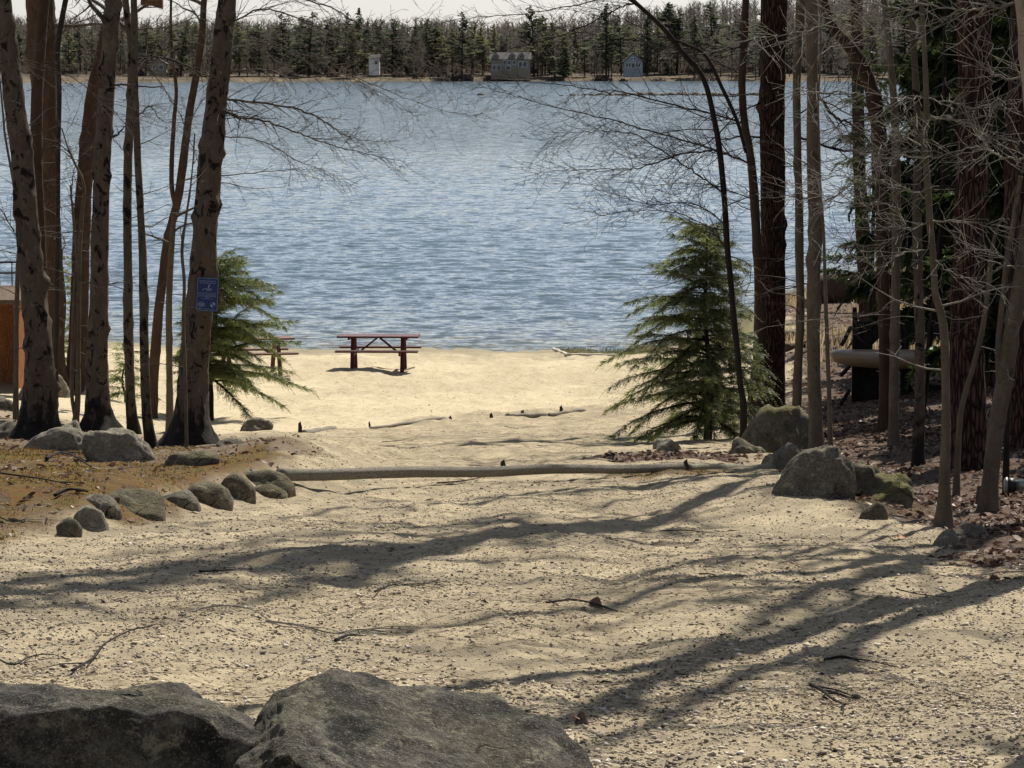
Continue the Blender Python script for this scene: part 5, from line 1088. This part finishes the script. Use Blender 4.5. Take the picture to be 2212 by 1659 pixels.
# ------------------------------------------------------------------ sticks and leaves on the ground
def stick(pts, r_, label, seed, forks=3, mat='twigdark', name='stick'):
    rg = random.Random(seed); q = [G(a, b) for a, b in pts]; r_ *= .78; q = [Vector((p.x, p.y, p.z+r_+.004+rg.uniform(0, .015))) for p in q]; mb = MB()
    sp_ = smooth_path([(p, r_*(1-.6*i/max(1, len(q)-1))) for i, p in enumerate(q)], 6); mb.tube([p for p, r2 in sp_], [r2 for p, r2 in sp_], 6, True)
    for k in range(forks):
        i = rg.randrange(2, len(sp_)-1); p = sp_[i][0]; d = (sp_[i][0]-sp_[i-1][0]).normalized(); d = (d+Vector((rg.gauss(0, .6), rg.gauss(0, .6), .04))).normalized(); L = rg.uniform(.12, .35)
        e = p+d*L; e.z = gz(e.x, e.y)+.012; mb.tube([p, p.lerp(e, .5)+Vector((0, 0, .01)), e], [r_*.5, r_*.35, r_*.2], 5)
    o = mb.build(name, BARK[mat], None, True, loc=q[0]); tag(o, label, 'stick', 'fallen sticks')
for a in [([(390, 1341), (435, 1328), (480, 1324), (540, 1331), (600, 1353), (640, 1358)], .007, 'long arched pale stick left of centre on the gravel', 1, 4, 'twig'),
          ([(575, 1352), (650, 1358), (720, 1360), (780, 1356), (820, 1362)], .008, 'tangle of thin dry twigs at the end of the long arched stick', 2, 12, 'twig'),
          ([(155, 1456), (200, 1431), (225, 1406), (280, 1381), (325, 1371)], .009, 'forked stick slanting up above the left foreground boulder', 3, 5, 'twigdark'),
          ([(0, 1426), (30, 1436), (65, 1421), (115, 1416), (185, 1436)], .006, 'wavy thin stick at the left edge of the gravel', 4, 3, 'twigdark'),
          ([(725, 1403), (752, 1392), (780, 1381)], .011, 'short thick bark-brown stick behind the dark lichened boulder', 5, 0, 'twigdark'),
          ([(432, 1251), (460, 1247), (495, 1248)], .010, 'short dark stick inside the long tree shadow', 6, 1, 'dark'),
          ([(1426, 1141), (1480, 1143), (1550, 1153)], .006, 'straight thin stick between log and gravel, right of centre', 7, 1, 'twigdark'),
          ([(2120, 1254), (2170, 1247), (2230, 1246)], .009, 'pale stick at the right edge in the dark shadow', 8, 2, 'twig'),
          ([(1686, 1421), (1720, 1430), (1762, 1441)], .006, 'thin pale stick below the forked shadow', 9, 1, 'twig'),
          ([(1936, 1281), (1990, 1288), (2056, 1300)], .006, 'thin dark stick below the long shadow at the right', 10, 2, 'dark'),
          ([(1511, 1251), (1535, 1258), (1561, 1268)], .006, 'small dark stick right of the reddish pebble', 11, 1, 'dark'),
          ([(1750, 1491), (1775, 1500), (1800, 1520), (1826, 1531)], .012, 'dark rooty stick with a clump at its end, lower right', 12, 4, 'dark'),
          ([(1781, 1433), (1820, 1430), (1856, 1437)], .011, 'dark curl of bark on the lower right gravel', 13, 1, 'dark'),
          ([(944, 1046), (997, 1044), (1037, 1030), (1087, 1021), (1114, 1030)], .010, 'crooked dark stick leaning on the middle of the barrier log', 14, 6, 'twigdark'),
          ([(100, 1000), (127, 985), (157, 992), (197, 1014)], .022, 'thick dark root arching below the broad pale boulder', 15, 3, 'dark'),
          ([(200, 1018), (240, 1013), (287, 1011)], .010, 'pale stick on the moss below the pale boulders', 16, 2, 'twig'),
          ([(0, 1036), (60, 1042), (110, 1052), (150, 1058)], .012, 'long brown stick on the moss at the left edge', 17, 3, 'twigdark'),
          ([(118, 1072), (150, 1066), (190, 1074)], .020, 'slab of dark bark on the mossy bank above the stones', 18, 1, 'dark'),
          ([(825, 955), (870, 950), (910, 943)], .008, 'straight stick on the slope between beach and log', 19, 1, 'twigdark'),
          ([(0, 1120), (30, 1130), (62, 1124)], .008, 'short stick in the leaves at the lower left of the bank', 20, 3, 'twigdark'),
          ([(1090, 918), (1120, 922), (1150, 917)], .007, 'short stick on the beach below the middle stake', 21, 1, 'twigdark'),
          ([(810, 1288), (850, 1270), (900, 1275), (950, 1262)], .008, 'low branching twig in the middle of the gravel', 22, 9, 'twigdark'),
          ([(1180, 1306), (1250, 1298), (1340, 1312), (1380, 1325)], .008, 'bent twig passing behind the reddish pebble', 23, 5, 'twigdark')]:
    stick(*a)
def leafobj(px, py, sz, col, label, seed):
    rg = random.Random(seed); q = G(px, py); mb = MB(); n = 11; vs = [(q.x, q.y, q.z+.02)]
    for k in range(n):
        a = 2*math.pi*k/n; rr_ = sz*(1 if k % 2 else .5)*rg.uniform(.8, 1.1); vs.append((q.x+math.cos(a)*rr_, q.y+math.sin(a)*rr_, q.z+.012+.022*rg.random()*(rr_/sz)))
    mb.add(vs, [(0, k+1, (k+1) % n+1) for k in range(n)]); m2 = MB(); o = mb.build('dry_leaf', plain('leaf_%d' % seed, col, .7, 0, .2), None, False, loc=q); tag(o, label, 'leaf')
leafobj(1090, 1466, .055, (.42, .30, .19), 'large curled tan leaf right of the dark lichened boulder', 1)
leafobj(1946, 1163, .06, (.42, .17, .06), 'orange oak leaf in the litter left of the crooked sapling', 2)
leafobj(1215, 1023, .04, (.75, .68, .58), 'pale leaf on the ground against the barrier log', 3)
leafobj(1245, 1548, .03, (.40, .24, .15), 'small brown leaf in the fork of the shadow', 4)

# ------------------------------------------------------------------ pebbles, litter, grass (nobody could count these)
nr_ = np.random.default_rng(3)
def rotm(n, tilt):
    a = nr_.uniform(0, 2*math.pi, n); b = nr_.normal(0, tilt, n); c = nr_.normal(0, tilt, n)
    Rz = np.zeros((n, 3, 3)); Rz[:, 0, 0] = np.cos(a); Rz[:, 0, 1] = -np.sin(a); Rz[:, 1, 0] = np.sin(a); Rz[:, 1, 1] = np.cos(a); Rz[:, 2, 2] = 1
    Rx = np.zeros((n, 3, 3)); Rx[:, 0, 0] = 1; Rx[:, 1, 1] = np.cos(b); Rx[:, 1, 2] = -np.sin(b); Rx[:, 2, 1] = np.sin(b); Rx[:, 2, 2] = np.cos(b)
    Ry = np.zeros((n, 3, 3)); Ry[:, 1, 1] = 1; Ry[:, 0, 0] = np.cos(c); Ry[:, 0, 2] = np.sin(c); Ry[:, 2, 0] = -np.sin(c); Ry[:, 2, 2] = np.cos(c)
    return Rx@Ry@Rz
def scatter(name, tv, tf, x, y, size, dims, tilt, lift, mat, label, cat, tonefn=None, smooth=False, jit=.15):
    n = len(x); tv = np.array(tv, float); k = len(tv); z = gz_v(x, y)
    V = tv[None]*dims[:, None, :]*(1+nr_.normal(0, jit, (n, k, 1))); V = np.einsum('nij,nkj->nki', rotm(n, tilt), V)*size[:, None, None]
    V = V+np.stack([x, y, z+size*lift], -1)[:, None, :]; tf = np.array(tf); F = (tf[None]+np.arange(n)[:, None, None]*k).reshape(-1, tf.shape[1])
    o = np_mesh(name, V.reshape(-1, 3), F, mat, smooth); at = o.data.attributes.new('tone', 'FLOAT', 'POINT'); t = nr_.random(n)
    at.data.foreach_set('value', np.repeat(t, k).astype(np.float32)); tag(o, label, cat, None, 'stuff'); return o
def gz_v(x, y):
    """height of the ground mesh itself"""
    i = np.clip(np.searchsorted(gy, y)-1, 0, ny-2); j = np.clip(np.searchsorted(gxx, x)-1, 0, nx-2)
    fy = (y-gy[i])/(gy[i+1]-gy[i]); fx = (x-gxx[j])/(gxx[j+1]-gxx[j])
    return (Z[i, j]*(1-fx)+Z[i, j+1]*fx)*(1-fy)+(Z[i+1, j]*(1-fx)+Z[i+1, j+1]*fx)*fy
def ncol(name, stops, rough=.9, trans=0, spec=.2):
    m = N(name); a = m.attr('tone'); c = m.ramp(a, stops); b = m.bsdf(c, rough, None, spec)
    if trans:
        t = m.n('BsdfTranslucent'); m.l(c, t.inputs[0]); x = m.n('MixShader'); x.inputs[0].default_value = trans; m.l(b.outputs[0], x.inputs[1]); m.l(t.outputs[0], x.inputs[2]); m.l(x.outputs[0], m.out.inputs[0])
    return m.m
OCT_V = [(1, 0, 0), (0, 1, 0), (-1, 0, 0), (0, -1, 0), (0, 0, 1), (0, 0, -1), (.7, .7, .5), (-.7, .6, .5), (-.6, -.7, .5), (.7, -.7, .5)]
OCT_F = [(4, 6, 7), (4, 7, 8), (4, 8, 9), (4, 9, 6), (0, 1, 6), (1, 2, 7), (2, 3, 8), (3, 0, 9), (6, 1, 7), (7, 2, 8), (8, 3, 9), (9, 0, 6), (0, 5, 1), (1, 5, 2), (2, 5, 3), (3, 5, 0)]
def frus(n, y0, y1, pw=1.0, m_=1.1):
    y = y0*(y1/y0)**(nr_.random(n)**pw); return nr_.uniform(-1, 1, n)*.147*m_*y, y
M_PEB = ncol('pebble_stone', [(0, (.13, .11, .09)), (.25, (.27, .22, .16)), (.6, (.46, .385, .28)), (.9, (.54, .475, .37)), (1, (.62, .565, .47))], .85)
x, y = frus(80000, 9.5, 36); keep = (nr_.random(len(x)) < np.clip(.25+1.1*ss(.38, .62, fbm(x*.9, y*.35, 91))+.5*ss(.3, 2, x)*ss(20, 12, y), 0, 1)) & (field(forest, x, y) < .5); x = x[keep]; y = y[keep]; n = len(x)
sz = np.clip(np.exp(nr_.normal(-5.15, .42, n)), .0025, .022)
scatter('pebbles', OCT_V, OCT_F, x, y, sz, np.stack([nr_.uniform(.7, 1.3, n), nr_.uniform(.6, 1.1, n), nr_.uniform(.35, .75, n)], -1), .25, .25, M_PEB, 'loose pebbles strewn over the sandy drive', 'pebbles', smooth=True, jit=.18)
# dark crumbs, bits of bark and needles
M_CR = ncol('bark_crumbs', [(0, (.02, .016, .012)), (.55, (.06, .045, .032)), (.85, (.13, .095, .06)), (1, (.26, .2, .13))])
CH_V = [(-1, -.16, 0), (0, -.3, .22), (1, 0, .02), (0, .28, .16), (-.1, 0, .42)]; CH_F = [(0, 1, 4), (1, 2, 4), (2, 3, 4), (3, 0, 4)]
x, y = frus(90000, 9.5, 92, .9); keep = nr_.random(len(x)) < np.clip(.13+1.3*ss(.47, .64, fbm(x*1.3, y*.55, 92, 5))*(1-.75*field(beach, x, y))+.25*ss(30, 50, y), 0, 1); x = x[keep]; y = y[keep]; n = len(x)
sz = np.clip(np.exp(nr_.normal(-4.75, .5, n)), .003, .03)*(1+.35*ss(30, 80, y))
scatter('bark_crumbs', CH_V, CH_F, x, y, sz, np.stack([nr_.uniform(.6, 1.6, n), nr_.uniform(.6, 1.4, n), nr_.uniform(.5, 1.3, n)], -1), .2, .02, M_CR, 'dark crumbs of bark and cone scattered over sand and gravel', 'litter')
ND_V = [(-1, -.03, 0), (1, -.03, 0), (1, .03, .0), (-1, .03, 0), (0, 0, .05)]; ND_F = [(0, 1, 4), (1, 2, 4), (2, 3, 4), (3, 0, 4)]
M_ND = ncol('needle_litter', [(0, (.05, .035, .02)), (.5, (.16, .11, .06)), (.8, (.32, .24, .14)), (1, (.5, .42, .28))])
x, y = frus(70000, 9.5, 70, .9); keep = nr_.random(len(x)) < np.clip(.1+1.3*ss(.42, .62, fbm(x*.8, y*.4, 93)), 0, 1)*(1-.6*field(beach, x, y)); x = x[keep]; y = y[keep]; n = len(x)
sz = nr_.uniform(.012, .045, n)*(1+.3*ss(20, 50, y)); scatter('needle_litter', ND_V, ND_F, x, y, sz, np.stack([np.ones(n), nr_.uniform(.8, 2.2, n), nr_.uniform(.5, 1.5, n)], -1), .12, .08, M_ND, 'pine needles and twiglets lying over the sand', 'litter')
# fallen leaves
M_LF = ncol('fallen_leaves', [(0, (.03, .016, .012)), (.35, (.085, .042, .028)), (.7, (.16, .092, .06)), (.9, (.30, .20, .14)), (1, (.55, .44, .34))], .6, .25, .3)
LF_V = [(-1, 0, .1), (-.35, -.5, .3), (.45, -.42, .22), (1, 0, -.05), (.45, .42, .28), (-.35, .5, .18), (0, 0, -.06)]; LF_F = [(6, 0, 1), (6, 1, 2), (6, 2, 3), (6, 3, 4), (6, 4, 5), (6, 5, 0)]
x1, y1 = frus(120000, 18, 120, .9, 1.25); keep = nr_.random(len(x1)) < field(forest, x1, y1)*(.25+.75*ss(.3, .6, fbm(x1*.8, y1*.4, 94)))*np.where(x1 < 0, .22, 1); x1 = x1[keep]; y1 = y1[keep]; n = len(x1)
sz = nr_.uniform(.02, .05, n)*(1+.3*ss(30, 90, y1)); scatter('leaf_litter', LF_V, LF_F, x1, y1, sz, np.stack([nr_.uniform(.8, 1.2, n), nr_.uniform(.7, 1.3, n), nr_.uniform(.4, 1.6, n)], -1), .35, .22, M_LF, 'brown fallen leaves covering the floor of the wood', 'leaves')
# moss tufts and dry grass
M_MS = ncol('moss_tufts', [(0, (.04, .038, .010)), (.4, (.15, .13, .025)), (.7, (.23, .10, .025)), (1, (.34, .26, .10))], .9, .3)
GR_V = [(-.12, 0, 0), (.12, 0, 0), (.15, .1, 1), (-.05, .05, .6)]; GR_F = [(0, 1, 2), (0, 2, 3)]
x2 = nr_.uniform(-6, 4, 150000); y2 = nr_.uniform(24, 44, 150000); keep = (nr_.random(len(x2)) < field(moss, x2, y2)*ss(.35, .6, fbm(x2*2.2, y2*1.4, 95))) & (np.abs(x2) < .155*y2); x2 = x2[keep]; y2 = y2[keep]; n = len(x2)
scatter('moss', GR_V, GR_F, x2, y2, nr_.uniform(.008, .028, n), np.stack([nr_.uniform(1, 2.4, n), np.ones(n), nr_.uniform(.4, 1.2, n)], -1), .35, 0, M_MS, 'orange-green moss growing on the banks beside the drive', 'moss')
M_DG = ncol('dry_grass_blades', [(0, (.22, .16, .08)), (.5, (.45, .34, .19)), (1, (.62, .52, .34))], .8, .35)
x3 = nr_.uniform(6.5, 15, 26000); y3 = nr_.uniform(76, 122, 26000); keep = (field(np.clip(Z, -1, 1), x3, y3) > .05) & (nr_.random(len(x3)) < ss(.42, .6, fbm(x3*.5, y3*.2, 96))) & (x3 < .155*y3+1); x3 = x3[keep]; y3 = y3[keep]; n = len(x3)
scatter('dry_grass', GR_V, GR_F, x3, y3, nr_.uniform(.12, .42, n), np.stack([nr_.uniform(.15, .4, n), np.ones(n)*.5, nr_.uniform(.7, 1.2, n)], -1), .16, 0, M_DG, 'dry straw-coloured grass on the point beyond the rack', 'grass')
M_SG = ncol('shore_grass_blades', [(0, (.06, .07, .02)), (.5, (.14, .14, .05)), (1, (.26, .23, .11))], .8, .3)
x4 = nr_.uniform(.9, 4, 5200); y4 = nr_.uniform(85.6, 90, 5200); keep = (field(sp, x4, y4) > .4); x4 = x4[keep]; y4 = y4[keep]; n = len(x4)
if n: scatter('shore_grass', GR_V, GR_F, x4, y4, nr_.uniform(.02, .07, n), np.stack([nr_.uniform(.4, .9, n), np.ones(n), nr_.uniform(.7, 1.2, n)], -1), .3, 0, M_SG, 'low green-brown grass patch at the waterline', 'grass')
